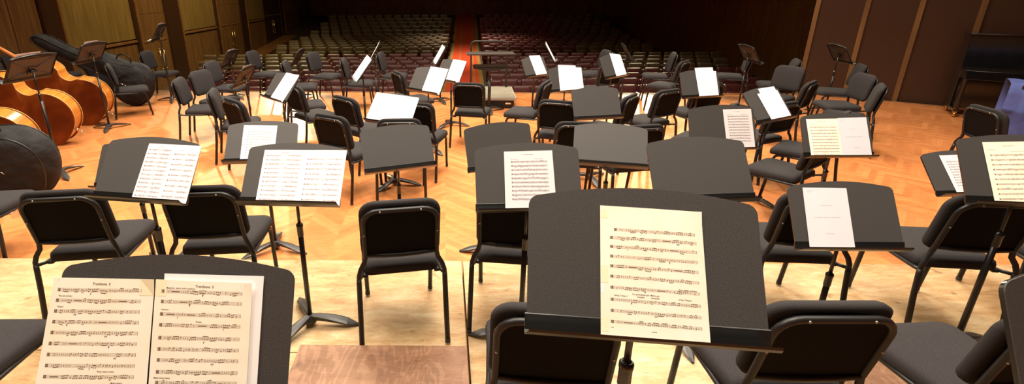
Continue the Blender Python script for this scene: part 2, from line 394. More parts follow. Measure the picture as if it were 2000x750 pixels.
CHAIR_LABEL = {
'V': 'black orchestra chair at the left edge of the front riser, only its seat showing',
'P': 'large black chair right of the biggest music desk, back turned, five rivets visible',
'Q': 'large black chair partly hidden under the biggest music desk in front',
'X': 'black chair turned left at the bottom right corner, its wide seat in full view',
'B': 'black chair on the plywood riser at far left, back turned, beside the cloth bag',
'L': 'black chair on the riser between the two left music stands with white parts',
'A': 'black chair standing alone in the middle of the plywood riser, back turned',
'R': 'black chair on the riser under the desk holding the photocopied part',
'Y': 'black chair on the riser behind the desk with the title page, right of the biggest',
'O': 'large black chair at right of the riser below the desk with a yellowed part',
'W': 'black chair cut by the right edge, beyond the large chair of the riser',
'c43': 'black chair of which only the rounded back corner shows at the left edge',
'c11': 'black chair hidden behind the empty desk left of centre, its legs showing below',
'T': 'left one of two black chairs behind the wide empty desk right of centre',
'T2': 'right one of two black chairs behind the wide empty desk right of centre',
'M': 'riveted back black chair left of the empty desk left of centre',
'S': 'black chair behind the wide empty desk, back turned, left of the small bare desk',
'c10': 'black chair peeking out right of the blank white sheets left of centre',
'c22': 'black chair right of centre whose seat shows between two large dark desks',
'c24': 'black chair facing left with a broad seat, below the desk with two different papers',
'c25': 'black chair behind the broad seated chair, under the desk with two different papers',
'c26': 'black chair with slanting back right behind the tilted desk with bright sheets',
'K': 'black chair right of centre turned left, its whole riveted back lit from the front',
'c20': 'black chair turned left just right of the small bare desk in the second row',
'c21': 'black chair turned away behind the upright desk with two overlapping white sheets',
'c14': 'black chair turned half right, between the riveted chair and the blank white sheets',
'c15': 'black chair turned right, right of the desk with the sketched white sheet',
'c16': 'black chair whose seat shows behind the one right of the sketched sheet',
'c18': 'black chair with back turned, directly behind the left desk with one white part',
'c17': 'black chair seen edge on, leaning left of the desk with a single white part',
'c1': 'black chair facing right, leftmost of the row, four legs on open floor',
'c2': 'black chair showing the broad front of its back, behind the leftmost chair',
'c3': 'black chair facing right between the wall and the stand with a brown-lit desk back',
'c4': 'black chair facing right near the stage edge, left of the desk with pink-edged sheets',
'c5': 'black chair half hidden by the sketched sheet, its seat pointing right',
'c6': 'black chair at the stage edge facing right, four thin legs against the red seats',
'c7': 'narrow black chair seen from the side, right behind the slanted white sheets',
'c8': 'rearmost black chair left of the red aisle, facing right at the stage edge',
'c9': 'black chair seen from its left rear, before the rearmost chair left of the aisle',
'C': 'black chair with its back to the viewer directly before the conductor podium',
'G': 'black chair facing left, right of the podium, seat in side view',
'c35': 'black chair with dark back above the small bare desk, before the slanted sheet',
'c36': 'black chair facing left at the stage edge behind the desk with two blank sheets',
'c23a': 'black chair at the stage edge right of the leaning sheeted desk, facing left',
'c23b': 'black chair facing left just before the one at the right stage edge',
'c31': 'black chair facing left behind the desk with two overlapping white sheets',
'c33': 'black chair with its upholstered front visible behind the tilted desk with bright sheets',
'c34': 'farthest black chair on the right, near the last red seats',
'c27': 'black chair leaning away at right, side and rear frame above the tilted desk',
'c28': 'black chair facing left, broad cushion front above the desk with two papers',
'c29': 'black chair behind the broad cushioned one at the right of the stage',
'c30': 'rightmost black chair of the group, seen from the side before the open parquet',
'U': 'lone black chair at the far right, riveted back turned, beside the blue cloth',
'c38': 'black chair facing right in front of the lying bass bag at left',
'c39': 'black chair alone before the wood panelled wall beside the brass door handles',
'c40': 'black chair by the wall behind the long neck of the bass bag',
'c41': 'black chair behind the basses of which only the rounded top shows',
'c42': 'black chair at the left edge behind the basses',
}
STAND_LABEL = {
's1': 'biggest music stand in front right of centre with one yellowed part on it',
's2': 'music stand in the bottom left corner holding an open yellowed trombone part',
's36': 'music stand cut off by the bottom right corner',
's35': 'music stand at the right edge with a yellowed part over white sheets',
's32': 'music stand right of the biggest one holding a white title page at its left',
's30': 'music stand on the riser holding a wide open white part with a centre fold',
's28': 'music stand at left with a folded white part on the right of its desk',
's3': 'music stand in the middle with a photocopied part partly hidden by the biggest desk',
's4': 'large empty desk behind the biggest stand at right',
's29': 'empty desk showing as a dark strip behind the left stand with the folded part',
's31': 'music stand left of centre with one white part in the middle of its desk',
's5': 'empty tilted desk left of centre behind the lone chair of the riser',
's6': 'empty desk in the centre, partly behind the desk with the photocopied part',
's7': 'wide empty desk right of centre between two dark chairs',
's33': 'music stand at right with a yellowed part and a title page side by side',
's34': 'low music stand at right with a white part, half hidden at the edge',
's9': 'music stand right of centre with a photocopied part on the right of its desk',
's10': 'strongly tilted music stand at right with two bright sheets sliding to the right',
's8': 'small bare desk right of centre in the second row',
's19': 'music stand left of centre whose desk is fully covered by blank white sheets',
's21': 'tilted music stand at left with a white sheet with faint sketched marks',
's20': 'music stand left of the aisle turned left, its white sheets seen at a slant',
's16': 'music stand before the aisle, desk half bare and half covered by a blank sheet',
's11': 'upright music stand at right with two overlapping white sheets',
's13': 'music stand right of the podium with two blank sheets side by side',
's12': 'small music stand just right of the podium with one slanted blank sheet',
's14': 'leaning music stand with a slanted blank sheet, farther right of the podium',
's17': 'music stand on the red aisle with one blank sheet above a low three-legged foot',
's18': 'music stand at the left of the aisle turned left, its sheets seen edge on',
's15': 'music stand right of the podium turned right, its sheets seen edge on',
's20b': 'dark desk seen edge on above the slanted white sheets left of the aisle',
's22': 'music stand seen from behind with a brown-lit desk back, left of the sketched sheet',
's23': 'music stand seen from behind at the stage edge left, nearest the brass handles',
's24': 'music stand seen from behind beside the chair against the red seats',
's25': 'tall music stand by the wooden wall in front of the brass door handles',
's26': 'music stand in front of the double basses, brown desk back turned to the viewer',
's27': 'music stand seen from behind between the far bass and the black bag',
's37': 'music stand turned right near the right stage edge, three-legged foot beside a chair leg',
's38': 'music stand turned right behind the leaning stand with the slanted sheet',
's39': 'farthest music stand on the right, turned right, behind the broad cushioned chair',
}
_PL = {
's1': ['yellowed printed part with repaired torn edge on the biggest music stand'],
's2': ['left page of the open yellowed trombone part at bottom left', 'right page of the open yellowed trombone part at bottom left', 'white sheets sticking out behind the yellowed trombone part'],
's35': ['yellowed part on the stand at the right edge'],
's32': ['white title page with three short lines on the desk right of the biggest'],
's30': ['wide open white part with a centre fold on the riser stand'],
's28': ['folded white part on the right half of the left desk'],
's3': ['photocopied part with taped corner on the middle desk'],
's31': ['single white part in the middle of the desk left of centre'],
's33': ['yellowed part on the left of the desk with two papers', 'white title page on the right of the desk with two papers'],
's34': ['white part on the low stand beside the right edge stand'],
's9': ['photocopied part on the desk right of centre'],
's10': ['front one of two bright sheets on the strongly tilted desk', 'rear one of two bright sheets on the strongly tilted desk, sticking out above'],
's19': ['left blank sheet on the fully covered desk', 'right blank sheet on the fully covered desk'],
's21': ['white sheet with faint sketched marks on the tilted desk at left'],
's16': ['blank sheet on the right half of the desk before the aisle'],
's11': ['front one of two overlapping sheets on the upright desk at right', 'rear one of two overlapping sheets on the upright desk at right'],
's13': ['broad front blank sheet on the desk right of the podium', 'smaller blank sheet at the right of the desk right of the podium'],
's12': ['slanted blank sheet on the small desk nearest the podium'],
's14': ['slanted blank sheet on the leaning desk farther right of the podium'],
's17': ['blank sheet on the stand in front of the red aisle'],
's15': ['left blank sheet on the stand turned right beyond the podium', 'right blank sheet on the stand turned right beyond the podium'],
's18': ['left blank sheet on the edge-on stand left of the aisle', 'right blank sheet on the edge-on stand left of the aisle'],
's20': ['left white sheet on the stand turned left', 'right white sheet on the stand turned left'],
's20b': ['pale sheet peeking over the dark edge-on desk left of the aisle'],
's22': ['pale sheet edge above the brown-lit desk back left of the sketched sheet'],
's23': ['pale sheet edge above the turned desk nearest the brass handles'],
's24': ['pale sheet edge above the turned desk against the red seats'],
's25': ['pale sheet edge on the tall stand by the wooden wall'],
's26': ['pale sheet edge above the desk in front of the double basses'],
's27': ['pale sheet edge above the desk between the far bass and the black bag'],
}
PAGE_LABEL = []
_c = {}
for _p in PAGES:
    _k = _c.get(_p[0], 0); _c[_p[0]] = _k + 1; PAGE_LABEL.append(_PL[_p[0]][_k])
SPIN = {'s30': 0.5, 's26': 1.9, 's27': 1.4, 's25': 1.5, 's17': .3, 's5': .9, 's19': .4}
ATT = {'s3': .09, 's32': .09, 's35': .09, 's28': .09}
# ------------------------------------------------------------------ the orchestra chair
def chair_meshes():
    D = {}
    # seat cushion: trapezoid with rounded corners, drooping front
    def zoff(x, y): return -.010 * max(0, (y - .10) / .12) ** 2 - .004 * (x / .2) ** 2
    o = rrect(.195, -.185, .228, .035, .055, 6, hw1=.220); c = (0, .02); rs = []
    for d, z in ((.022, .395), (.006, .398), (.0, .410), (.0, .430), (.005, .446), (.020, .457), (.06, .463), (.13, .466)):
        rs.append([(x, y, z + zoff(x, y)) for x, y in inset(o, d, c)])
    b = MB(); b.rings(rs); D['seat'] = b.mesh('seat', 'cloth')
    # backrest cushion
    def bp(x, h, n):  # h along the leaning back, n out of the front
        y = -.190 - (h - .52) * .22 + .014 * (1 - (x / .2) ** 2) * -1 + .030 * math.sin((h - .52) / .33 * PI) * .35
        return (x, y + n, h)
    o = rrect(.203, .515, .850, .045, .080, 7); c = (0, .68); rs = []
    for d, n in ((.015, -.006), (.0, .002), (.0, .022), (.006, .034), (.022, .042), (.07, .046), (.13, .048)):
        rs.append([bp(x, h, n) for x, h in inset(o, d, c)])
    b = MB(); b.rings(rs); D['backrest'] = b.mesh('backrest', 'cloth')
    # back panel behind the cushion
    o = rrect(.172, .545, .808, .02, .06, 6); b = MB()
    b.rings([[(x, -.222 - (h - .52) * .22 + .006, h) for x, h in o], [(x, -.222 - (h - .52) * .22 - .001, h) for x, h in o]], smooth=False)
    D['back_panel'] = b.mesh('back_panel', 'panel')
    # tube frame of the back
    def fy(h): return -.222 - (h - .52) * .22
    b = MB(); L_ = [(-.222, -.238, .405), (-.221, -.238, .43), (-.210, -.232, .465), (-.190, -.222, .50), (-.1815, fy(.54), .54), (-.1815, fy(.64), .64), (-.1815, fy(.74), .74)]
    arc = [(-.1815 + .07 * (1 - math.cos(a)), fy(.742 + .07 * math.sin(a)), .742 + .07 * math.sin(a)) for a in [math.radians(t) for t in (15, 35, 55, 75, 90)]]
    half = L_ + arc
    path = half + [(-x, y, z) for x, y, z in half[::-1]]
    b.tube(path, .0128, 10)
    b.tube([(-.18, fy(.545), .545), (-.09, fy(.545) - .003, .538), (0, fy(.545) - .004, .536), (.09, fy(.545) - .003, .538), (.18, fy(.545), .545)], .0125, 8, flat=1.)
    D['back_frame'] = b.mesh('back_frame', 'tube')
    # rivet
    b = MB(); R = Matrix.Rotation(PI / 2, 4, 'X'); b.lathe([(0, .004), (.0035, .003), (.0048, 0), (.0048, -.003)], 8, M4=R); D['rivet'] = b.mesh('rivet', 'rivet')
    # seat rails under the cushion
    b = MB()
    for s in (-1, 1): b.tube([(s * .222, -.236, .410), (s * .208, -.18, .396), (s * .200, -.05, .388), (s * .203, .12, .388)], .010, 8)
    b.tube([(-.2, -.12, .388), (.2, -.12, .388)], .009, 8); b.tube([(-.2, .11, .388), (.2, .11, .388)], .009, 8)
    for s in (-1, 1): b.box((s * .190, -.165, .392), (.03, .03, .018), bev=.003)
    D['seat_frame'] = b.mesh('seat_frame', 'tube')
    for s, k in ((-1, 'l'), (1, 'r')):
        b = MB(); b.tube([(s * .222, -.238, .415), (s * .2225, -.241, .38), (s * .224, -.252, .28), (s * .228, -.290, .03)], [.0130, .0142, .0142, .0142], 10)
        D['rear_' + k] = b.mesh('rear_leg', 'tube')
        b = MB(); b.tube([(s * .200, .10, .388), (s * .201, .140, .386), (s * .201, .165, .372), (s * .2, .178, .345), (s * .199, .192, .22), (s * .197, .213, .03)], .0135, 10)
        D['front_' + k] = b.mesh('front_leg', 'tube')
        for nm, (x, y) in (('rear', (s * .2285, -.292)), ('front', (s * .197, .214))):
            b = MB(); T = Matrix.Translation((x, y, 0))
            b.lathe([(0, 0), (.0125, 0), (.0135, .003), (.012, .008)], 12, 'glide', T); b.lathe([(.012, .008), (.0150, .010), (.0150, .022), (.0135, .036), (.012, .038)], 12, 'rubber', T)
            D[nm + 'g_' + k] = b.mesh('glide')
    return D
CH = chair_meshes()
RIV = [(-.099, .812), (.099, .812), (-.1815, .675), (.1815, .675), (0, .537)]
def make_chair():
    r = bpy.data.objects.new('orchestra_chair', None); C.objects.link(r)
    obj('seat', CH['seat'], r); obj('seat_frame', CH['seat_frame'], r)
    obj('backrest', CH['backrest'], r); bf = obj('back_frame', CH['back_frame'], r)
    obj('back_panel', CH['back_panel'], r)
    for x, h in RIV:
        q = obj('rivet', CH['rivet'], bf); q.location = (x, -.222 - (h - .52) * .22 - .0125, h)
    for k in 'lr':
        for e in ('rear_', 'front_'):
            lg = obj('leg', CH[e + k], r); obj('glide', CH[e[:-1] + 'g_' + k], lg)
    return r
def copy_tree(o, parent=None):
    c = o.copy(); C.objects.link(c)
    if parent: c.parent = parent
    for ch in list(o.children): copy_tree(ch, c)
    return c
proto = None
for key, lv, x, y, yaw in CHAIRS:
    if proto is None: proto = o = make_chair()
    else: o = copy_tree(proto)
    o.location = (x, y, LEVEL[lv]); o.rotation_euler = (0, 0, yaw)
    tag(o, CHAIR_LABEL[key], 'chair', 'black orchestra chairs on the stage')
# ------------------------------------------------------------------ music stands
HW, HH, ARC = .255, .2976, .031
def desk_outline(n=14):
    r = .026; wa = lambda u: HH + .002 + ARC * (1 - (u / HW) ** 2); yc = wa(HW - r)
    pts = [(-HW, .036), (HW, .036)]
    for i in range(7):
        a = math.radians(90 * i / 6 * .92); pts.append((HW - r + r * math.cos(a), yc - r + r * math.sin(a)))
    for i in range(1, n): 
        u = (HW - r) * (1 - 2 * i / n); pts.append((u, wa(u)))
    for i in range(6, -1, -1):
        a = math.radians(90 * i / 6 * .92); pts.append((-HW + r - r * math.cos(a), yc - r + r * math.sin(a)))
    return pts
def desk_matrix(z, lean, yaw=0):   # desk coordinates: x = u, z = w (up the desk), -y = towards the player
    return Matrix.Translation((0, 0, z)) @ Matrix.Rotation(-lean, 4, 'X')
def stand_meshes():
    D = {}
    o = desk_outline(); b = MB()
    b.rings([[(u, 0, w) for u, w in o], [(u, .003, w) for u, w in o]], 'desk', smooth=False)
    # folded side and top edges
    edge = [(u, w) for u, w in o[1:]] + [o[0]]
    k = b.mi('deskedge')
    for (u0, w0), (u1, w1) in zip(edge[:-1], edge[1:]):
        b.poly([(u0, 0, w0), (u1, 0, w1), (u1 * .985, .014, w1 - .003), (u0 * .985, .014, w0 - .003)], 'deskedge')
    D['desk'] = b.mesh('desk')
    b = MB()   # recessed foot of the desk, ledge and small lip
    prof = [(0, .036), (.006, .026), (.012, .010), (.010, -.004), (0, -.010), (-.040, -.006), (-.052, .000), (-.055, .006), (-.050, .004), (-.040, -.002), (-.002, -.005), (.005, .000), (.003, .012), (-.002, .034)]
    def xe(n): return HW + (.004 if n > -.03 else .004 - (-.03 - n) * .25)
    b.rings([[(-xe(n), n, w) for n, w in prof], [(xe(n), n, w) for n, w in prof]], 'deskedge', smooth=False); D['ledge'] = b.mesh('ledge')
    b = MB()   # pressed braces on the back
    for s in (-1, 1):
        b.tube([(s * .02, .010, .14), (s * .215, .008, .265)], .006, 6); b.tube([(s * .02, .010, .12), (s * .225, .008, .05)], .006, 6)
    b.tube([(-.19, .007, .285), (0, .007, .305), (.19, .007, .285)], .005, 6)
    b.box((0, .005, .165), (.46, .004, .225)); D['braces'] = b.mesh('back_braces', 'deskback')
    b = MB(); b.box((0, .012, 0), (.07, .012, .09), bev=.003); b.tube([(-.03, .03, 0), (.03, .03, 0)], .014, 10); D['tilt_joint'] = b.mesh('tilt_joint', 'pole')
    # three legged base: curved tapering blades
    b = MB(); b.lathe([(0, .095), (.016, .095), (.022, .09), (.026, .07), (.034, .058), (.036, .046), (.02, .04), (0, .04)], 16); D['hub'] = b.mesh('base_hub', 'base')
    b = MB(); rs = []
    for t in (0, .15, .3, .45, .6, .75, .9, 1.):
        r_ = .018 + .262 * t; zt = .062 * (1 - t ** 1.7) + .008; w_ = .017 + .013 * math.sin(t * PI * .75) if t < .8 else .027 - .105 * (t - .8)
        th = .022 * (1 - t) + .007
        rs.append([(-w_, r_, zt), (-w_ * .5, r_, zt + .006), (w_ * .5, r_, zt + .006), (w_, r_, zt), (w_ * .8, r_, max(0, zt - th)), (-w_ * .8, r_, max(0, zt - th))])
    b.rings(rs, smooth=False); D['foot'] = b.mesh('base_foot', 'base')
    return D
SM = stand_meshes(); STANDM = {}
def make_stand(key, lv, x, y, z, yaw, lean, spin):
    r = bpy.data.objects.new('music_stand', None); C.objects.link(r)
    r.location = (x, y, LEVEL[lv]); r.rotation_euler = (0, 0, yaw)
    zd = z - LEVEL[lv]; DM = desk_matrix(zd, lean)
    d = obj('desk', SM['desk'], r, label='speckled black desk plate'); d.matrix_local = DM
    l = obj('ledge', SM['ledge'], r); l.matrix_local = DM
    bb = obj('back_braces', SM['braces'], d); j = obj('tilt_joint', SM['tilt_joint'], r); j.matrix_local = DM @ Matrix.Translation((0, 0, ATT.get(key, .13)))
    pc = DM @ Vector((0, .03, ATT.get(key, .13))); px, py = 0, pc.y; top = pc.z; mid = max(.42, top - .24)
    b = MB(); b.tube([(px, py, mid - .05), (px, py, top)], .0085, 12); obj('upper_pole', b.mesh('upper_pole', 'pole'), r)
    b = MB(); b.tube([(px, py, .07), (px, py, mid)], .0140, 12); b.lathe([(.0140, mid - .075), (.0165, mid - .07), (.0165, mid - .02), (.0182, mid - .018), (.0182, mid - .006), (.0140, mid - .002), (.009, mid + .004)], 14, M4=Matrix.Translation((px, py, 0)))
    obj('lower_pole', b.mesh('lower_pole', 'pole'), r)
    h = obj('base_hub', SM['hub'], r); h.location = (px, py, -.02)
    for i in range(3):
        f = obj('base_foot', SM['foot'], r); f.location = (px, py, 0); f.rotation_euler = (0, 0, spin - yaw + i * 2 * PI / 3)
    STANDM[key] = Matrix.Translation(r.location) @ Matrix.Rotation(yaw, 4, 'Z') @ DM
    return tag(r, STAND_LABEL[key], 'music stand', 'black music stands among the chairs')
for i, s in enumerate(STANDS): make_stand(*s, spin=SPIN.get(s[0], (i * 1.7) % 2.1))
# ------------------------------------------------------------------ sheet music
def text_polys(body, size, bold=False):
    cu = bpy.data.curves.new('t', 'FONT'); cu.body = body; cu.size = size; cu.resolution_u = 2
    if bold: cu.offset = size * .012
    o = bpy.data.objects.new('t', cu); C.objects.link(o)
    me = bpy.data.meshes.new_from_object(o)
    P = [[(me.vertices[i].co.x, me.vertices[i].co.y) for i in p.vertices] for p in me.polygons]
    bpy.data.objects.remove(o); bpy.data.meshes.remove(me); bpy.data.curves.remove(cu)
    return P
def page(key, kind, c, n, spread=False, marks=(), seed=1):
    """c: four desk corners; page coordinates s,t in 0..1, t down the page"""
    rnd = random.Random(seed); TL, TR, BR, BL = [Vector(p) for p in c]
    Wd = ((TR - TL).length + (BR - BL).length) / 2; Hd = ((BL - TL).length + (BR - TR).length) / 2
    def P(s, t, dn=0.):
        p = (TL * (1 - s) + TR * s) * (1 - t) + (BL * (1 - s) + BR * s) * t
        t_ = max(0, min(1, t)); n_ = n + dn
        if kind == 'old': n_ += .0022 * math.sin(s * PI) + (.004 * max(0, s - .93) / .07 * max(0, .10 - t_) / .1 if t_ < .1 else 0)
        else: n_ += .0020 * math.sin(s * PI * (2 if spread else 1) ) ** 2
        return (p.x, -n_ - .0008 * 0, p.y)
    b = MB(); pm = {'old': 'paper_old', 'white': 'paper_white', 'part': 'paper_part', 'title': 'paper_title', 'pale': 'paper_part'}[kind]
    nx, ny = 12, 10; G = [[b.bm.verts.new(P(i / nx, j / ny)) for i in range(nx + 1)] for j in range(ny + 1)]; k = b.mi(pm)
    G2 = [[b.bm.verts.new(P(i / nx, j / ny, -.0006)) for i in range(nx + 1)] for j in range(ny + 1)]
    for j in range(ny):
        for i in range(nx):
            b.face([G[j][i], G[j + 1][i], G[j + 1][i + 1], G[j][i + 1]], k, True); b.face([G2[j][i], G2[j][i + 1], G2[j + 1][i + 1], G2[j + 1][i]], k, True)
    rim = [(i / nx, 0) for i in range(nx)] + [(1, j / ny) for j in range(ny)] + [(1 - i / nx, 1) for i in range(nx)] + [(0, 1 - j / ny) for j in range(ny)]
    for (a0, c0), (a1, c1) in zip(rim, rim[1:] + rim[:1]): b.poly([P(a0, c0), P(a1, c1), P(a1, c1, -.0006), P(a0, c0, -.0006)], pm)
    ink = {'old': 'ink', 'part': 'ink_grey', 'title': 'ink_faint', 'white': 'ink_faint', 'pale': 'ink_faint'}[kind]
    ik = b.mi(ink); rk = b.mi({'old': 'ruled', 'part': 'ruled_grey'}.get(kind, ink))
    e = .00035
    def quad(s0, t0, s1, t1, th, kk=None):   # thin line from one page point to another, th in metres across
        hx, hy = th / 2 / Wd, th / 2 / Hd
        if abs(s1 - s0) * Wd > abs(t1 - t0) * Hd: q = [(s0, t0 - hy), (s0, t0 + hy), (s1, t1 + hy), (s1, t1 - hy)]
        else: q = [(s0 - hx, t0), (s0 + hx, t0), (s1 + hx, t1), (s1 - hx, t1)]
        b.face([b.bm.verts.new(P(a, c_, e if kk is None else e * .6)) for a, c_ in q], ik if kk is None else kk)
    def line(s0, t0, s1, t1, th):
        m = max(1, int(abs(s1 - s0) * 8))
        for i in range(m): quad(s0 + (s1 - s0) * i / m, t0 + (t1 - t0) * i / m, s0 + (s1 - s0) * (i + 1) / m, t0 + (t1 - t0) * (i + 1) / m, th, rk)
    def blob(s, t, rx, ry, seg=6):
        b.face([b.bm.verts.new(P(s + rx / Wd * math.cos(2 * PI * j / seg), t + ry / Hd * math.sin(2 * PI * j / seg), e)) for j in range(seg)], ik)
    def text(s, t, body, size, bold=False):
        for pl in text_polys(body, size, bold): b.face([b.bm.verts.new(P(s + x / Wd, t - y / Hd, e)) for x, y in pl], ik)
    def staff(s0, s1, t, gap, dense=1., clef=True, lw=.00035):
        g = gap / Hd
        for i in range(5): line(s0, t + (i - 2) * g, s1, t + (i - 2) * g, lw)
        quad(s1, t - 2 * g, s1, t + 2 * g, .0006)
        if clef:
            b.face([b.bm.verts.new(P(a, c_, e)) for a, c_ in ((s0, t - 2 * g), (s0, t + 2 * g), (s0 + .0016 / Wd, t + 2 * g), (s0 + .0016 / Wd, t - 2 * g))], ik)
            blob(s0 + .0042 / Wd, t - g * 1.05, .0022, gap * 1.0); blob(s0 + .0042 / Wd, t + g * 1.05, .0022, gap * 1.0)
        s = s0 + .014 / Wd; ds = .0050 / Wd
        while s < s1 - .006 / Wd:
            q = rnd.random()
            if q < .42 * dense:     # a beamed group or single notes
                m = rnd.choice((1, 1, 2, 3, 4)); pit = rnd.randint(-3, 3); up = pit > 0; pos = []
                for i in range(m):
                    if s > s1 - .006 / Wd: break
                    pit = max(-5, min(5, pit + rnd.randint(-1, 1))); tn = t + pit * g / 2
                    blob(s, tn, .00125, .0009); sx = s + (.0011 if up else -.0011) / Wd; te = tn - (3 if up else -3) * g
                    quad(sx, min(tn, te), sx, max(tn, te), .0003); pos.append((sx, te)); s += ds * .8
                if len(pos) > 1: quad(pos[0][0], pos[0][1], pos[-1][0], pos[-1][1], .0010)
                s += ds * .3
            elif q < .8:            # rests
                quad(s, t - g * .8, s, t + g * .9, .0009); s += ds * .9
            elif q < .9: quad(s, t - 2 * g, s, t + 2 * g, .0004); s += ds * .6
            else:
                if rnd.random() < .3 and s < s1 - .04 / Wd: quad(s, t, s + .018 / Wd, t, .0012); s += .022 / Wd
                else: s += ds
        if rnd.random() < .6:
            text(s0 + rnd.uniform(.15, .8) * (s1 - s0), t + 5.2 * g, rnd.choice(('f', 'ff', 'p', 'mf', 'ff')), .0058, True)
    for mk in marks:
        if mk[0] == 'staff': staff(*mk[1:])
        elif mk[0] == 'text': text(*mk[1:])
        elif mk[0] == 'scrib':
            s_ = mk[1]
            while s_ < mk[1] + mk[3]:
                w_ = rnd.uniform(.4, .9) * mk[4]; quad(s_, mk[2], s_ + w_ / Wd, mk[2], mk[4] * rnd.uniform(.35, .7)); s_ += (w_ + mk[4] * .35) / Wd
        elif mk[0] == 'tape':
            kk = b.mi(mk[5]); b.face([b.bm.verts.new(P(a, c_, .0002)) for a, c_ in ((mk[1], mk[2]), (mk[1], mk[4]), (mk[3], mk[4]), (mk[3], mk[2]))], kk)
    me = b.mesh('sheet_music'); o = obj('sheet_music', me); o.matrix_world = STANDM[key]
    return o
def staves(s0, s1, ts, gap, dense=1., lw=.00035): return [('staff', s0, s1, t, gap, dense, True, lw) for t in ts]
def lin(a, b_, n): return [a + (b_ - a) * i / (n - 1) for i in range(n)]
count = {}
for p in PAGES: count[p[0]] = count.get(p[0], 0) + 1
seen = {}
for i, (key, kind, *c) in enumerate(PAGES):
    k = seen[key] = seen.get(key, 0) + 1
    n = .0035 + .0022 * (count[key] - k) ; marks = []; spread = False
    if key in ('s2',): n = .0035 + (.005 if kind == 'old' else 0) + (.0005 if k == 1 else 0)
    if key in ('s15', 's18', 's20', 's19', 's33'): n = .004
    if key == 's1':
        ts = [.25, .32, .395, .47, .548, .631, .721, .803, .883]
        marks = staves(.135, .92, [.185], .0015) + staves(.095, .93, ts, .0015)
        marks += [('text', .885, .06, '1', .004), ('text', .74, .618, 'Poco meno animato', .0046, True), ('text', .30, .676, 'Un pochettino più  Molto più', .0048, True), ('text', .345, .694, 'animato          tranquillo', .0048, True),
                  ('text', .13, .694, 'string. Tempo I', .0046, True), ('text', .73, .690, 'string. Tempo I', .0046, True), ('scrib', .47, .935, .04, .003), ('scrib', .095, .925, .03, .002),
                  ('tape', .005, .03, .075, .10, 'tape'), ('tape', .005, .47, .07, .60, 'tape'), ('tape', .005, .86, .08, .96, 'tape'), ('tape', .0, .61, .035, .68, 'paper_white')]
    elif key == 's2' and kind == 'old':
        ts = [.093 + .082 * j for j in range(11)] if k == 1 else [.09, .171, .269, .353, .451, .537, .62, .71, .79, .87, .95]
        if k == 1: marks = staves(.06, .88, ts, .0016) + [('text', .40, .052, 'Trombone  II', .0075, True), ('text', .08, .145, 'Poco più animato', .0044, True), ('text', .08, .228, 'Tempo I', .0044, True), ('text', .55, .715, 'Poco meno mosso', .0046, True), ('text', .68, .80, 'Molto vivace', .0046, True), ('text', .05, .022, '2', .004)]
        else: marks = staves(.07, .90, ts, .0016) + [('text', .42, .052, 'Trombone  II', .0072, True), ('text', .12, .068, 'Moderato  assai e molto maestoso', .0044, True), ('text', .08, .238, 'sostenuto', .0040, True), ('text', .45, .328, 'Presto', .0046, True), ('text', .05, .76, 'Molto meno mosso', .0044, True), ('text', .93, .03, '3', .004)]
        marks += [('tape', .86 if k == 1 else .0, .0, 1. if k == 1 else .12, .13, 'tape')]
    elif kind == 'old':
        marks = staves(.10, .93, lin(.22, .93, 10), .0015, 1.2, .0005) + [('scrib', .38, .07, .22, .004), ('scrib', .07, .13, .14, .003), ('scrib', .5, .16, .4, .0025)]
    elif key in ('s28', 's30'):
        marks = staves(.04, .47, lin(.11, .93, 11 if key == 's30' else 12), .0016, 1.3, .0004) + staves(.54, .97, lin(.17, .91, 9), .0016, 1.3, .0004) + [('scrib', .22, .055, .08, .004), ('scrib', .62, .10, .08, .003)]; spread = True
    elif kind == 'part':
        marks = staves(.14, .88, lin(.18, .80, 10), .0017, 1.5, .0006) + [('scrib', .38, .06, .2, .004), ('scrib', .12, .135, .17, .003), ('scrib', .62, .135, .18, .003), ('tape', .06, .03, .16, .10, 'paper_title'), ('tape', .06, .91, .16, .98, 'paper_title')]
    elif kind == 'title':
        marks = [('scrib', .09, .045, .15, .003), ('scrib', .09, .07, .09, .003), ('scrib', .36, .29, .23, .0040), ('scrib', .18, .485, .42, .0052), ('scrib', .61, .485, .16, .0052), ('scrib', .40, .745, .19, .0040)]
    elif key in ('s11', 's10', 's21') and k == 1:
        marks = [('staff', .15, .88, t, .0016, .5, False, .0003) for t in lin(.42, .85, 5)]
    o = page(key, kind, c, n, spread, marks, seed=11 + i * 3)
    tag(o, PAGE_LABEL[i], 'sheet music', 'sheet music on the stands')
# ------------------------------------------------------------------ hall: floors, risers, walls
def hall(X, Y, z=0.):               # hall axis turned by 2.8 degrees
    a = math.radians(-2.8); return (X * math.cos(a) - Y * math.sin(a), X * math.sin(a) + Y * math.cos(a), z)
LW, RW, FY, BY, TOP, AUDZ = -9.55, 11.2, 36., -3.2, 8.5, -1.36
def slab(name, poly, z0, z1, m_top, m_side=None, **p):
    b = MB(); k = b.mi(m_top)
    b.rings([[(x, y, z0) for x, y in poly], [(x, y, z1) for x, y in poly]], m_side or m_top, cap0=True, cap1=False, smooth=False)
    b.poly([(x, y, z1) for x, y in poly], m_top)
    return b.mesh(name)
e0, e1 = hall(-10.2, 9.45), hall(7.0, 9.45)
stage = [(LW, BY), (RW, BY), (RW, 6.1), (8.62, 7.86), (7.05, 8.98), (e1[0] - .3, e1[1] + .01), (LW, 9.92)]
f = struct('floor', slab('floor', stage, AUDZ, 0, 'parquet'))
b = MB(); pts = [(RW, 6.1), (8.62, 7.86), (7.05, 8.98), (LW, 9.92)]
for (x0, y0), (x1, y1) in zip(pts, pts[1:]):
    d = Vector((x1 - x0, y1 - y0, 0)); n = Vector((d.y, -d.x, 0)).normalized()
    b.box(((x0 + x1) / 2 + n.x * .02, (y0 + y1) / 2 + n.y * .02, -.03), (d.length, .05, .085), M4=Matrix.Rotation(math.atan2(d.y, d.x), 4, 'Z'), bev=.008)
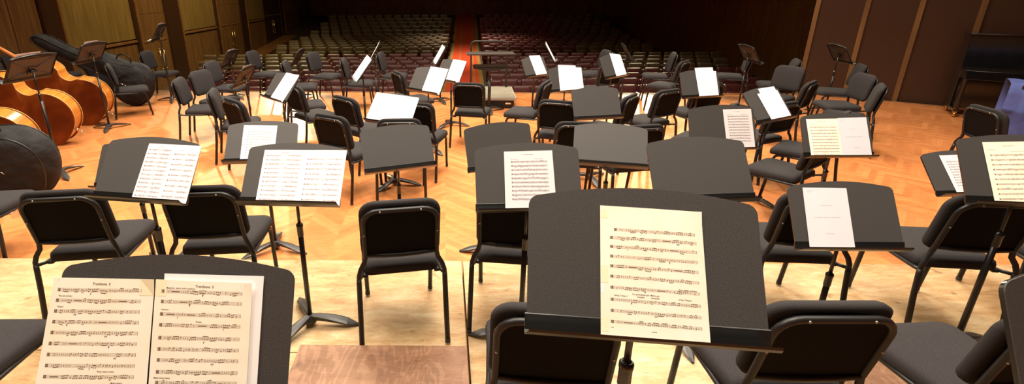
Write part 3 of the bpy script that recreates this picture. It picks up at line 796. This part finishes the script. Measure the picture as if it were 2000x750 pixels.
struct('trim_1', b.mesh('stage_nosing', 'trim'))
def riser(name, x0, x1, y0, y1, z, m, label):
    sh = .0218
    p = [(x0, y0 - x0 * sh), (x1, y0 - x1 * sh), (x1, y1 - x1 * sh), (x0, y1 - x0 * sh)]
    b = MB(); b.rings([[(x, y, .0) for x, y in p], [(x, y, z - .004) for x, y in p]], 'plyedge', smooth=False, cap1=False)
    c = (sum(q[0] for q in p) / 4, sum(q[1] for q in p) / 4)
    b.rings([[(x, y, z - .004) for x, y in p], [(x, y, z) for x, y in [(c[0] + (x - c[0]) * .999, c[1] + (y - c[1]) * .999) for x, y in p]]], m, smooth=False, cap0=False)
    o = obj(name, b.mesh(name)); return tag(o, label, 'riser')
riser('riser_platform', -3.6, .112, 2.08, 3.0, .125, 'ply', 'worn plywood riser platform left of the seam under the lone chair')
riser('riser_platform', .122, 1.72, 1.80, 3.0, .125, 'ply', 'worn pale plywood riser platform right of the centre seam')
riser('riser_platform', 1.73, 5.2, 2.06, 2.99, .125, 'ply', 'scratched plywood riser platform under the right chairs')
riser('upper_riser', -.765, .108, .6, 2.075, .18, 'veneer', 'brown veneered step box in front of the lone chair')
riser('upper_riser', -3.6, -.775, .6, 2.075, .125, 'ply', 'pale plywood platform under the open trombone part at bottom left')
riser('upper_riser', .122, 1.72, .3, 1.79, .18, 'ply', 'pale plywood platform under the two big chairs at the bottom of the picture')
riser('upper_riser', 1.73, 5.2, .6, 2.055, .145, 'veneer', 'brown wooden platform in the bottom right corner')
for o in list(C.objects):
    if o.name.startswith('riser_platform') or o.name.startswith('upper_riser'): pass
# auditorium floor: flat front part, then rising rows
ROWV = [168.7, 155.3, 144.7, 135.3, 126., 117.7, 111., 104.5, 90.3, 85.5, 81., 77., 73., 69.5, 66., 57.7, 50., 42., 35., 28.]
ROWY = [12.7 + .71 * i for i in range(8)] + [20.9 + .78 * i for i in range(7)] + [26.6, 27.6, 28.5, 29.4, 30.3]
def z_at(v, y):
    t = math.atan((v - 300) / 948.) + .3292; return 1.95 - y * math.tan(t)
ROWZ = [z_at(v + .6, y) for v, y in zip(ROWV, ROWY)]
prof = [(9.95, AUDZ), (12.2, AUDZ)] + [(y + .3, z - .86) for y, z in zip(ROWY, ROWZ)] + [(FY - .02, ROWZ[-1] - .3)]
b = MB(); k = b.mi('aud')
for (y0, z0), (y1, z1) in zip(prof, prof[1:]): b.poly([(LW, y0, z0), (RW, y0, z0), (RW, y1, z1), (LW, y1, z1)], 'aud')
b.poly([(LW, 6, AUDZ), (RW, 6, AUDZ), (RW, 9.95, AUDZ), (LW, 9.95, AUDZ)], 'aud')
struct('floor_auditorium', b.mesh('floor_auditorium'))
# red carpet of the aisle with gold stripes, following the rake
AX = -.17
b = MB()
for (y0, z0), (y1, z1) in zip(prof, prof[1:]):
    for x0, x1, m in ((-.72, -.58, 'carpetgold'), (-.58, -.27, 'carpet'), (-.27, -.20, 'carpetgold'), (-.20, .36, 'carpet'), (.36, .43, 'carpetgold'), (.43, .56, 'carpet'), (.56, .72, 'carpetgold')):
        q = [hall(AX + x0, y0), hall(AX + x1, y0), hall(AX + x1, y1), hall(AX + x0, y1)]
        b.poly([(q[0][0], y0, z0 + .012), (q[1][0], y0, z0 + .012), (q[2][0], y1, z1 + .012), (q[3][0], y1, z1 + .012)], m)
tag(obj('aisle_carpet', b.mesh('aisle_carpet')), 'red aisle carpet with gold stripes running up between the seats', 'carpet')
# walls
def quadmesh(name, pts, m): b = MB(); b.poly(pts, m); return b.mesh(name)
def wallbox(name, c, d, m): b = MB(); b.box(c, d); return struct(name, b.mesh(name, m))
H0 = -1.6
wallbox('wall_left', (LW - .15, (FY + BY) / 2, (H0 + TOP) / 2), (.3, FY - BY, TOP - H0), 'walldark')
wallbox('wall_back', ((LW + RW) / 2, FY + .15, (H0 + TOP) / 2), (RW - LW, .3, TOP - H0), 'wallwood')
wallbox('wall_front', ((LW + RW) / 2, BY - .15, (H0 + TOP) / 2), (RW - LW, .3, TOP - H0), 'wallwood')
wallbox('wall_right', (RW + .15, (FY + BY) / 2, (H0 + TOP) / 2), (.3, FY - BY, TOP - H0), 'wallwood')
wallbox('ceiling', ((LW + RW) / 2, (FY + BY) / 2, TOP + .1), (RW - LW, FY - BY, .2), 'ceil')
# panelling of the left wall (positions along the wall)
RAIL = .38
def panel(y0, y1, tilt=0):
    b = MB(); lo, hi = ('wallwood', 'wallgold' if y0 > 12 else 'wallwood')
    b.box((LW + .02, (y0 + y1) / 2, (AUDZ + RAIL) / 2), (.04, y1 - y0 - .03, RAIL - AUDZ - .02), lo, bev=.004)
    b.box((LW + .02, (y0 + y1) / 2, (RAIL + .12 + TOP) / 2), (.04, y1 - y0 - .03, TOP - RAIL - .14), hi, bev=.004)
    b.box((LW + .035, (y0 + y1) / 2, RAIL + .055), (.07, y1 - y0, .075), 'trim', bev=.008)
    return b.mesh('wall_panel')
def pilaster(y0, y1):
    b = MB(); b.box((LW + .06, (y0 + y1) / 2, (AUDZ + TOP) / 2), (.12, y1 - y0, TOP - AUDZ), 'walldark', bev=.01)
    b.box((LW + .10, y1 - .05, (AUDZ + TOP) / 2), (.10, .07, TOP - AUDZ), 'trim', bev=.01)
    b.box((LW + .08, y0 + .03, (AUDZ + TOP) / 2), (.08, .05, TOP - AUDZ), 'trim', bev=.01)
    return b.mesh('pilaster')
struct('trim_2', panel(8.2, 10.2)); struct('trim_3', panel(10.2, 11.05)); struct('trim_4', panel(11.05, 11.85))
struct('trim_5', pilaster(11.85, 12.45)); struct('trim_6', panel(12.45, 15.35)); struct('trim_7', pilaster(15.35, 15.55))
struct('trim_8', pilaster(17.1, 18.1)); struct('trim_9', panel(18.1, 20.9)); struct('trim_10', pilaster(20.9, 21.1))
struct('trim_11', pilaster(23.4, 24.2)); struct('trim_12', panel(24.2, 26.6)); struct('trim_13', pilaster(29.2, 29.8))
struct('trim_14', panel(29.8, 32.4)); struct('trim_15', panel(32.5, 35.8)); struct('trim_16', panel(-3., 8.2))
def door(n, y0, y1, hy, hz, dark=False):
    b = MB(); zt = 1.35 + (hz + .1)
    for a0, a1 in ((y0, (y0 + y1) / 2 - .005), ((y0 + y1) / 2 + .005, y1)):
        b.box((LW + .04, (a0 + a1) / 2, (AUDZ + zt) / 2), (.05, a1 - a0, zt - AUDZ), 'walldark' if dark else 'wallwood', bev=.006)
        b.box((LW + .07, (a0 + a1) / 2, hz + .62), (.012, a1 - a0 - .25, .06), 'trim', bev=.004)
    b.box((LW + .04, (y0 + y1) / 2, (zt + TOP) / 2), (.05, y1 - y0, TOP - zt - .02), 'wallwood', bev=.006)
    d = struct('door_%d' % n, b.mesh('door'))
    for s in (-1, 1):
        b = MB(); y = hy + s * .12; b.tube([(LW + .13, y, hz - .30), (LW + .13, y, hz + .30)], .016, 10)
        b.lathe([(0, .0), (.025, .01), (.028, .03), (.016, .05)], 10, M4=Matrix.Translation((LW + .13, y, hz + .29))); b.lathe([(.016, 0), (.028, .02), (.025, .04), (0, .05)], 10, M4=Matrix.Translation((LW + .13, y, hz - .34)))
        for z in (-.22, .22): b.tube([(LW + .05, y, hz + z), (LW + .13, y, hz + z)], .012, 8)
        obj('door_handle', b.mesh('door_handle', 'brass'), d, label='vertical brass pull handle')
door(1, 15.55, 17.1, 16.45, -.25); door(2, 21.1, 23.4, 22.3, -.15); door(3, 26.6, 29.2, 27.7, -.05, True)
# sloping ledge along the left side of the seats
b = MB()
for (y0, z0), (y1, z1) in (((24., -1.05), (30., -.6)), ((30., -.6), (35.8, -.1))):
    b.poly([(LW, y0, z0), (LW + .9, y0, z0), (LW + .9, y1, z1), (LW, y1, z1)], 'trim'); b.poly([(LW + .9, y0, z0), (LW + .9, y0, -1.5), (LW + .9, y1, -1.5), (LW + .9, y1, z1)], 'wallwood')
b.poly([(LW, 24., -1.05), (LW, 24., -1.5), (LW + .9, 24., -1.5), (LW + .9, 24., -1.05)], 'wallwood')
struct('trim_17', b.mesh('side_ledge'))
# slanted wood wall closing the stage at the right
b = MB()
for (x0, y0), (x1, y1), m in (((6.9, 9.35), (8.62, 8.1), 'walldark'), ((8.62, 8.1), (RW + .1, 6.2), 'walldark')):
    d = Vector((x1 - x0, y1 - y0, 0)); R = Matrix.Rotation(math.atan2(d.y, d.x), 4, 'Z')
    b.box(((x0 + x1) / 2, (y0 + y1) / 2, 1.4), (d.length, .12, 5.6), m, M4=R)
    for t in (.0, .33, .66): b.box((x0 + d.x * t, y0 + d.y * t, 1.4), (.07, .20, 5.6), 'wallwood', M4=R)
struct('wall_stage_right', b.mesh('wall_stage_right'))
# ------------------------------------------------------------------ auditorium seats
def seat_meshes(lm):
    D = {}; o = rrect(.235, .0, .46, .03, .05, 4); b = MB(); rs = []
    for d, n in ((.01, .05), (0, .04), (0, -.01), (.012, -.035), (.05, -.045), (.12, -.048)): rs.append([(x, n + h * .16 + .02, .40 + h) for x, h in inset(o, d, (0, .23))])
    b.rings(rs, lm); D['backrest'] = b.mesh('backrest')
    o = rrect(.225, .0, .40, .05, .07, 4); b = MB(); rs = []
    for d, n in ((.03, .035), (0, .02), (0, -.03), (.012, -.055), (.05, -.07), (.11, -.075)): rs.append([(x, n - .06 + h * .05, .30 + h) for x, h in inset(o, d, (0, .2))])
    b.rings(rs, lm); D['seat_cushion'] = b.mesh('tipped_seat')
    b = MB(); b.box((.265, .02, .32), (.035, .30, .62), 'seatwood', bev=.01); b.box((.265, -.06, .65), (.055, .34, .035), 'seatwood', bev=.012); D['side_panel'] = b.mesh('side_panel')
    b = MB(); b.box((0, .05, .25), (.5, .04, .5), 'seatwood'); D['frame'] = b.mesh('seat_frame')
    return D
def join(meshes):
    b = bmesh.new(); mats = []
    for me in meshes:
        off = {}
        for i, m in enumerate(me.materials):
            if m not in mats: mats.append(m)
            off[i] = mats.index(m)
        n0 = len(b.faces); b.from_mesh(me); b.faces.ensure_lookup_table()
        for f_ in b.faces[n0:]: f_.material_index = off[f_.material_index]
    r = bpy.data.meshes.new('auditorium_seat'); b.to_mesh(r); b.free()
    for m in mats: r.materials.append(m)
    return r
SEATM = {m: seat_meshes(m) for m in ('leather', 'leather_olive_lit')}
SEATJ = {m: join(SEATM[m].values()) for m in SEATM}
P_ = .56; nseat = 0; far = bmesh.new()
seat_proto = {}
def add_seat(x, y, ztop, row, m, label, grp):
    global nseat
    if row < 4:
        if m not in seat_proto:
            r = bpy.data.objects.new('auditorium_seat', None); C.objects.link(r)
            for k, me in SEATM[m].items(): obj(k, me, r)
            seat_proto[m] = r; o = r
        else: o = copy_tree(seat_proto[m])
    else: o = obj('auditorium_seat', SEATJ[m])
    o.location = (x, y, ztop - .86); tag(o, label, 'seat', grp); nseat += 1
GL = ('dark red leather tip-up seat in the rows left of the red aisle', 'tip-up seats left of the aisle')
GR = ('dark red leather tip-up seat in the rows right of the red aisle', 'tip-up seats right of the aisle')
cand = []
for r, (y, z) in enumerate(zip(ROWY, ROWZ)):
    ax = hall(AX, y)[0]; sh = (r % 2) * .5
    nl = 11 + (r + 1) // 2 if r < 8 else (13 if r < 15 else 13)
    for s in (-1, 1):
        for i in range(nl + (1 if s > 0 and r < 4 else 0)):
            x = ax + s * (1.05 + P_ * (i + sh))
            if x < LW + (1.3 if y > 19 else .6) or x > RW - .5: continue
            # seen in the photo: below the slanted upper border
            d = y * .946 - (z - 1.95) * .323; px = 869 + 948 * x / d; border = (px - 460) * .1424
            vis = ROWV[r] + 12 > border and px > 330
            m = 'leather_olive_lit' if (s < 0 and (r > 3 and i > 6 or r > 7)) or (s > 0 and r > 3 and i > 6) else 'leather'
            cand.append((not vis, r, s, x, y, z, m))
cand.sort(key=lambda c: (c[0], c[1]))
back = {}
for hid, r, s, x, y, z, m in cand:
    if not hid and nseat < 300: add_seat(x, y, z, r, m, *(GL if s < 0 else GR))
    else: back.setdefault(m, []).append((x, y, z))
if back:
    bb = bmesh.new(); mats = []
    for m, l in back.items():
        for x, y, z in l:
            n0 = len(bb.verts); f0 = len(bb.faces); me = SEATJ[m]; bb.from_mesh(me); bb.verts.ensure_lookup_table(); bb.faces.ensure_lookup_table()
            for v in bb.verts[n0:]: v.co += Vector((x, y, z - .86))
            for f_ in bb.faces[f0:]:
                mm = me.materials[f_.material_index]
                if mm not in mats: mats.append(mm)
                f_.material_index = mats.index(mm)
    me = bpy.data.meshes.new('rear_seats'); bb.to_mesh(me); bb.free()
    for m in mats: me.materials.append(m)
    o = obj('rear_auditorium_seats', me); tag(o, 'remaining rows of tip-up seats far back in the dark hall', 'seats', None, 'stuff')
print('SEATS', nseat, len(cand))
# ------------------------------------------------------------------ conductor's podium, rail and desk
pr = bpy.data.objects.new('conductor_podium', None); C.objects.link(pr); pr.location = hall(.38, 8.60); pr.rotation_euler = (0, 0, math.radians(-2.8))
b = MB(); b.box((0, 0, .165), (.86, 1.02, .03), bev=.004); obj('top_board', b.mesh('top_board', 'podium'), pr)
b = MB(); b.box((0, -.512, .163), (.87, .012, .036)); b.box((.432, 0, .163), (.012, 1.03, .036)); b.box((-.432, 0, .163), (.012, 1.03, .036)); b.box((0, .512, .163), (.87, .012, .036)); obj('edge_strip', b.mesh('edge_strip', 'podedge'), pr)
b = MB(); b.box((0, 0, .08), (.80, .96, .14), bev=.004); obj('base_box', b.mesh('base_box', 'blackmetal'), pr)
b = MB(); b.box((.30, -.49, .085), (.10, .02, .03), bev=.006); obj('latch', b.mesh('latch', 'chrome'), pr)
rl = []
for s in (-1, 1): rl.append([(s * .33, .47, .17), (s * .33, .47, 1.0)])
b = MB(); half = [(-.33, .47, .17), (-.33, .47, .95), (-.315, .47, 1.0), (-.27, .47, 1.025)]
b.tube(half + [(-x, y, z) for x, y, z in half[::-1]], .016, 10); obj('safety_rail', b.mesh('safety_rail', 'blackmetal'), pr)
tag(pr, 'grey topped conductor podium with a black hoop rail at the stage edge', 'podium')
cs = bpy.data.objects.new('conductor_stand', None); C.objects.link(cs); cs.location = (.735, 7.87, 0)
b = MB(); b.box((0, 0, .955), (.76, .34, .012), bev=.003); b.box((0, -.175, .955), (.76, .012, .02), bev=.002); obj('desk', b.mesh('desk', 'deskback'), cs)
b = MB(); b.box((0, .0, .745), (.55, .28, .012), bev=.002); b.rings([[(-.27, -.14, .80), (.27, -.14, .80), (.27, -.14, .73), (.06, -.14, .69), (-.06, -.14, .69), (-.27, -.14, .73)], [(-.27, -.13, .80), (.27, -.13, .80), (.27, -.13, .73), (.06, -.13, .69), (-.06, -.13, .69), (-.27, -.13, .73)]], smooth=False); obj('shelf', b.mesh('shelf', 'blackmetal'), cs)
b = MB(); b.tube([(0, 0, .06), (0, 0, .55)], .026, 12); b.tube([(0, 0, .5), (0, 0, .95)], .016, 12); b.lathe([(.026, .55), (.031, .555), (.031, .575), (.016, .58)], 12); obj('column', b.mesh('column', 'blackmetal'), cs)
for i in range(3):
    q = obj('base_foot', SM['foot'], cs); q.rotation_euler = (0, 0, PI / 3 + i * 2 * PI / 3); q.scale = (1.5, 1.1, 1.)
tag(cs, 'wide conductor desk lying flat on a single column before the podium', 'music stand')
# ------------------------------------------------------------------ double basses and bags
OUTB = [(0, 0), (.004, .10), (.035, .20), (.10, .285), (.19, .338), (.28, .352), (.37, .338), (.44, .305), (.485, .285)]
OUTC = [(.50, .262), (.535, .215), (.58, .190), (.64, .184), (.69, .200), (.720, .232)]
OUTU = [(.735, .252), (.79, .268), (.86, .270), (.93, .250), (.99, .205), (1.04, .145), (1.08, .085), (1.12, .045), (1.14, .030)]
def halfline():
    f_ = lambda P, n: [tuple(p)[:2] for p in cat([(a, c, 0) for a, c in P], n)]
    return f_(OUTB, 4) + f_(OUTC, 3) + f_(OUTU, 3)
def closed(H, k=1., s0=.5, d=0.):
    H = [(s0 + (s - s0) * k, max(w * k, 0)) for s, w in H]
    return [(s, w) for s, w in H] + [(s, -w) for s, w in H[::-1] if w > 1e-5]
def frame(E, d, bk):
    d = Vector(d).normalized(); bk = Vector(bk); bk = (bk - d * bk.dot(d)).normalized(); w = bk.cross(d)
    m = Matrix((d, w, bk)).transposed().to_4x4(); m.translation = Vector(E); return m   # columns: along, across, into the body
def make_bass(px_low, d, bk, scale, label):
    r = bpy.data.objects.new('double_bass', None); C.objects.link(r)
    H = halfline(); T = .165; b = MB()
    def plate(base, out, sgn):
        rs = []
        for k, hgt in ((1.012, 0), (1.012, .005), (.97, .007), (.88, .012), (.70, .022), (.45, .030), (.2, .034)): rs.append([(s, w, base + sgn * hgt) for s, w in closed(H, k)])
        return rs
    b.rings(plate(0, 1, -1), 'bassback'); b.rings(plate(T, 1, 1), 'bassback')
    obj('body', b.mesh('body'), r, label='orange varnished arched back and belly')
    b = MB(); b.rings([[(s, w, .0) for s, w in closed(H, .985)], [(s, w, T) for s, w in closed(H, .985)]], 'bassrib', cap0=False, cap1=False); obj('rib', b.mesh('rib'), r, label='golden shining side rib')
    b = MB(); o = closed(H, 1.012); b.tube([(s, w, .001) for s, w in o + [o[0]]], .0035, 5, caps=False); b.tube([(s, w, T - .001) for s, w in o + [o[0]]], .0035, 5, caps=False); obj('edge_binding', b.mesh('edge_binding', 'basslight'), r)
    b = MB(); b.tube([(1.08, 0, .09), (1.12, 0, .12), (1.20, 0, .175), (1.45, 0, .185), (1.58, 0, .185)], [.045, .04, .028, .024, .022], 10); b.box((1.65, 0, .18), (.16, .06, .07), bev=.01)
    b.tube([(1.73, 0, .18), (1.79, 0, .175), (1.82, 0, .15), (1.80, 0, .125), (1.775, 0, .135), (1.775, 0, .155)], [.035, .034, .03, .026, .02, .014], 10); nk = obj('neck', b.mesh('neck', 'neckwood'), r)
    for i, s in enumerate((-1, 1, -1, 1)):
        b = MB(); x = 1.60 + .033 * i; b.tube([(x, s * .02, .18), (x, s * .085, .18)], .006, 6); b.box((x, s * .095, .18), (.035, .008, .022), bev=.003); obj('tuning_key', b.mesh('tuning_key', 'brass'), nk)
    b = MB(); b.rings([[(.80, -.045, .265), (.80, .045, .265), (1.58, .022, .212), (1.58, -.022, .212)], [(.80, -.045, .248), (.80, .045, .248), (1.58, .022, .200), (1.58, -.022, .200)]], smooth=False); obj('fingerboard', b.mesh('fingerboard', 'ebony'), r)
    b = MB(); b.rings([[(.50, -.07, .235), (.50, .07, .235), (.50, .055, .31), (.50, 0, .335), (.50, -.055, .31)], [(.515, -.07, .235), (.515, .07, .235), (.512, .055, .31), (.512, 0, .335), (.512, -.055, .31)]], smooth=False); obj('bridge', b.mesh('bridge', 'basslight'), r)
    b = MB(); b.rings([[(.04, -.02, .235), (.04, .02, .235), (.34, .045, .275), (.34, -.045, .275)], [(.04, -.02, .225), (.04, .02, .225), (.34, .045, .262), (.34, -.045, .262)]], smooth=False); obj('tailpiece', b.mesh('tailpiece', 'ebony'), r)
    for i in range(4):
        y = (-1.5 + i) * .02; b = MB(); b.tube([(.33, y, .27), (.506, y * 1.5, .332 - abs(y) * .3), (1.58, y * .5, .215)], .0016, 5); obj('string', b.mesh('string', 'chrome'), r)
    b = MB(); b.tube([(0, 0, .095), (-.02, 0, .095)], .02, 12); b.tube([(-.02, 0, .095), (-.10, 0, .095)], .006, 8); b.tube([(-.045, 0, .095), (-.045, .035, .095)], .004, 6); obj('endpin', b.mesh('endpin', 'chrome'), r)
    m = frame((0, 0, 0), d, bk) @ Matrix.Scale(scale, 4)
    lo = min(((m @ Vector(v.co)) for ch in r.children if ch.name.startswith('body') for v in ch.data.vertices), key=lambda p: p.z)
    m.translation = Vector((px_low[0] - lo.x, px_low[1] - lo.y, -lo.z)); r.matrix_world = m
    return tag(r, label, 'double bass', 'double basses lying at the left')
make_bass((-5.17, 6.12), (-.80, -.13, .56), (-.16, .95, .20), 1.05, 'middle one of three orange double basses lying at left, endpin showing above the floor')
make_bass((-5.42, 7.12), (-.78, -.13, .60), (-.16, .95, .20), 1.05, 'farthest of three orange double basses, nearest the black bag by the wall')
make_bass((-4.98, 5.28), (-.82, -.15, .52), (-.16, .90, .35), 1.02, 'nearest of three orange double basses, half hidden by the big black bag')
def make_bag(low, d, bk, sc, thick, label, neck=True):
    r = bpy.data.objects.new('bass_bag', None); C.objects.link(r)
    P = [(0, 0), (.015, .14), (.07, .27), (.17, .355), (.30, .385), (.43, .36), (.55, .315), (.68, .29), (.80, .295), (.92, .285), (1.03, .22), (1.11, .15), (1.22, .11), (1.45, .095), (1.75, .10), (1.90, .085), (1.97, .04), (1.98, 0)]
    if not neck: P = P[:10] + [(1.02, .2), (1.08, .12), (1.10, 0)]
    H = [tuple(p)[:2] for p in cat([(a, c, 0) for a, c in P], 4)]; H[0] = (0, .0); H = [(s, max(w, 0.004)) for s, w in H]
    b = MB(); rs = []; rnd = random.Random(3)
    O = [(s, w) for s, w in H] + [(s, -w) for s, w in H[::-1]]
    for k, n in ((.02, -.5), (.45, -.49), (.75, -.44), (.90, -.34), (.975, -.18), (1.0, 0), (.975, .18), (.90, .34), (.75, .44), (.45, .49), (.02, .5)):
        ring = []
        for s, w in O:
            wob = 1 + .02 * math.sin(s * 17 + n * 9) + .015 * math.sin(w * 29 + s * 7)
            tt = thick * (.55 + .45 * min(1, max(0, (1.3 - s) / .5))) if s > .8 else thick
            a = (.55 + (s - .55) * (k if s < 1.2 else 1 - (1 - k) * .15)); ring.append((a, w * k, n * tt * wob))
        rs.append(ring)
    b.rings(rs, 'bag'); obj('body', b.mesh('body'), r)
    for n in (-.30, .30):
        b = MB(); kk = .915; b.tube([(.55 + (s - .55) * (kk if s < 1.2 else .985), w * kk * 1.012, n * thick * (.8 if s > 1 else 1)) for s, w in O[::2] + [O[0]]], .008, 6, caps=False); obj('piping', b.mesh('piping', 'bagseam'), r)
    b = MB(); b.tube([tuple(p) for p in cat([(.45, .36, -.03), (.48, .43, -.03), (.58, .44, -.03), (.66, .40, -.03), (.68, .31, -.03)], 4)], .012, 8, flat=.5); obj('handle', b.mesh('handle', 'bagseam'), r)
    b = MB(); b.box((.42, .02, -thick * .52), (.05, .012, .008), bev=.003); b.tube([(.395, .02, -thick * .53), (.36, .035, -thick * .55), (.33, .02, -thick * .55)], .003, 6); obj('zipper_pull', b.mesh('zipper_pull', 'chrome'), r)
    m = frame((0, 0, 0), d, bk) @ Matrix.Scale(sc, 4)
    lo = min(((m @ Vector(v.co)) for ch in r.children if ch.name.startswith('body') for v in ch.data.vertices), key=lambda p: p.z)
    m.translation = Vector((low[0] - lo.x, low[1] - lo.y, -lo.z)); r.matrix_world = m
    return tag(r, label, 'instrument bag')
make_bag((-4.10, 4.45), (-.92, -.12, .30), (-.2, .90, .30), .98, .42, 'big black padded bass bag lying at the left edge in front of the basses', neck=False)
make_bag((-5.48, 8.52), (-.86, -.05, .48), (-.10, .95, .20), 1.02, .40, 'long black bass bag leaning by the wall with its neck pointing up left')
# small things
b = MB(); b.box((-4.17, 4.05, .02), (.34, .12, .035), M4=Matrix.Rotation(.35, 4, 'Z'), bev=.004)
tag(obj('flat_box', b.mesh('flat_box', 'stool')), 'small flat white box on the floor at the left edge below the black bag', 'box')
# piano at the far right: casters and dark body
pn = bpy.data.objects.new('upright_piano', None); C.objects.link(pn); pn.location = (8.65, 7.15, 0); pn.rotation_euler = (0, 0, -.6)
b = MB(); b.box((0, .12, .68), (1.5, .36, 1.10), bev=.01); b.box((0, -.16, .66), (1.46, .26, .14), bev=.01); b.box((0, .11, 1.245), (1.54, .42, .03), bev=.008); obj('case', b.mesh('case', 'piano'), pn)
b = MB(); b.box((0, .325, .68), (1.40, .03, .9), bev=.005); obj('soundboard', b.mesh('soundboard', 'trim'), pn)
for x in (-.70, .70):
    b = MB(); b.lathe([(.03, .10), (.038, .2), (.028, .4), (.036, .59)], 12, M4=Matrix.Translation((x, -.24, 0))); b.box((x, .02, .115), (.07, .62, .05), bev=.01); lg = obj('leg', b.mesh('leg', 'piano'), pn)
    for y in (-.24, .26):
        b = MB(); b.box((x, y, .08), (.045, .06, .035), bev=.006); b.lathe([(0, -.015), (.035, -.015), (.040, 0), (.035, .015), (0, .015)], 16, M4=Matrix.Translation((x, y, .04)) @ Matrix.Rotation(PI / 2, 4, 'Y')); obj('caster', b.mesh('caster', 'brass'), lg)
tag(pn, 'black piano standing at the far right, brass caster showing on the parquet', 'piano')
# blue cloth hung over a bench at the right edge
bn = bpy.data.objects.new('covered_bench', None); C.objects.link(bn); bn.location = (7.33, 5.45, 0); bn.rotation_euler = (0, 0, -.75)
b = MB(); b.box((0, 0, .80), (1.2, .45, .06), bev=.01)
for x in (-.52, .52):
    for y in (-.16, .16): b.tube([(x, y, 0), (x, y, .8)], .02, 8)
obj('frame', b.mesh('frame', 'blackmetal'), bn)
b = MB(); rs = []
for j, (n, h) in enumerate([(-.235, .20), (-.245, .35), (-.24, .50), (-.252, .52), (-.24, .54), (-.245, .70), (-.235, .84), (-.1, .85), (.1, .85), (.235, .84), (.24, .5), (.24, .25)]):
    rs.append([(-.62 + 1.24 * i / 24, n + .018 * math.sin(i * 1.3 + j * .9) + .008 * math.sin(i * 2.9 - j), h + .006 * math.sin(i * 1.1)) for i in range(25)])
k = b.mi('blue'); V_ = [[b.bm.verts.new(p) for p in r_] for r_ in rs]
for a, c_ in zip(V_, V_[1:]):
    for i in range(24): b.face([a[i], a[i + 1], c_[i + 1], c_[i]], k, True)
cl = obj('blue_cloth', b.mesh('blue_cloth'))
bpy.context.view_layer.update(); cl.matrix_world = bn.matrix_world.copy()
tag(bn, 'dark bench under the crumpled blue cloth at the right edge', 'bench'); tag(cl, 'crumpled blue cloth with a horizontal seam hanging at the right edge', 'cloth')
# ------------------------------------------------------------------ light
def area(name, loc, target, size, power, col, sy=None, spread=None):
    l = bpy.data.lights.new(name, 'AREA'); l.energy = power; l.color = col; l.size = size
    if sy: l.shape = 'RECTANGLE'; l.size_y = sy
    if spread: l.spread = math.radians(spread)
    o = bpy.data.objects.new(name, l); C.objects.link(o); o.location = loc
    o.rotation_euler = (Vector(target) - Vector(loc)).to_track_quat('-Z', 'Y').to_euler(); return o
W = (1., .89, .74)
for i, (x, y, p) in enumerate([(-3.4, 1.4, 190), (.2, 1.4, 185), (3.8, 1.4, 115), (-3.4, 4.8, 210), (.2, 4.8, 230), (3.8, 4.8, 155), (-3.4, 7.6, 200), (.2, 7.6, 240), (3.8, 7.6, 150)]):
    area('stage_lamp', (x, y, 6.8), (x, y - .1, 0), 2.0, p, W, spread=125)
for c_, t_, p in (((-9.0, 17.9, 6.2), (-2.2, 4.4, 0), 20), ((-7.8, 24., 3.7), (-2.6, 8.3, 0), 40), ((9.6, 23.6, 3.7), (3.5, 8.4, 0), 40), ((6.9, 14., 6.4), (3., 6., 0), 16)): area('front_lamp', c_, t_, .35, p, (1., .86, .50), spread=40)
area('wall_lamp', (-6.6, 13., 7.6), (LW, 15.0, 3.0), .8, 150, (1., .80, .40), spread=100)
area('wall_lamp', (-6.6, 19.5, 7.6), (LW, 20.5, 3.2), .8, 110, (1., .80, .40), spread=100)
area('house_fill', (-5.5, 17.5, 7.8), (-5.5, 16.5, -1), 1.2, 150, (.95, .85, .45), spread=90)
area('house_fill', (-1.0, 25., 7.8), (-1., 25., -1), 1.2, 40, (.95, .85, .55), spread=120)
area('house_fill', (1.0, 17., 7.8), (.9, 17., -1), 1.5, 45, (1., .80, .6), spread=70)  # fill added to brighten the red aisle carpet, no known fitting
area('house_fill', (1.1, 23., 7.8), (1.1, 23., -1), 1.5, 110, (1., .80, .6), spread=50)  # second added fill, narrow beam on the aisle farther back
area('house_fill', (5.5, 16., 7.8), (5.5, 15., -1), 1.2, 45, (.95, .85, .55), spread=100)
w = bpy.data.worlds.new('hall_ambient'); bpy.context.scene.world = w; w.use_nodes = True
w.node_tree.nodes['Background'].inputs['Color'].default_value = (1, .9, .75, 1); w.node_tree.nodes['Background'].inputs['Strength'].default_value = .05
# ------------------------------------------------------------------ camera
cam = bpy.data.cameras.new('camera'); co = bpy.data.objects.new('camera', cam); C.objects.link(co)
th, ro = .3292, -.0058
U = Vector((0, math.sin(th), math.cos(th))); Fw = Vector((0, math.cos(th), -math.sin(th))); R_ = Vector((1, 0, 0))
R2 = R_ * math.cos(ro) + U * math.sin(ro); U2 = U * math.cos(ro) - R_ * math.sin(ro)
mm = Matrix((R2, U2, -Fw)).transposed().to_4x4(); mm.translation = (0, 0, 1.95); co.matrix_world = mm
cam.sensor_width = 36; cam.lens = 948 / 2000 * 36; cam.shift_x = (1000 - 869) / 2000; cam.shift_y = -(375 - 300) / 2000
cam.clip_start = .05; cam.clip_end = 200
sc = bpy.context.scene; sc.camera = co
sc.view_settings.view_transform = 'Standard'; sc.view_settings.look = 'None'; sc.view_settings.gamma = 1.; sc.view_settings.exposure = .25
sc.view_settings.use_curve_mapping = False
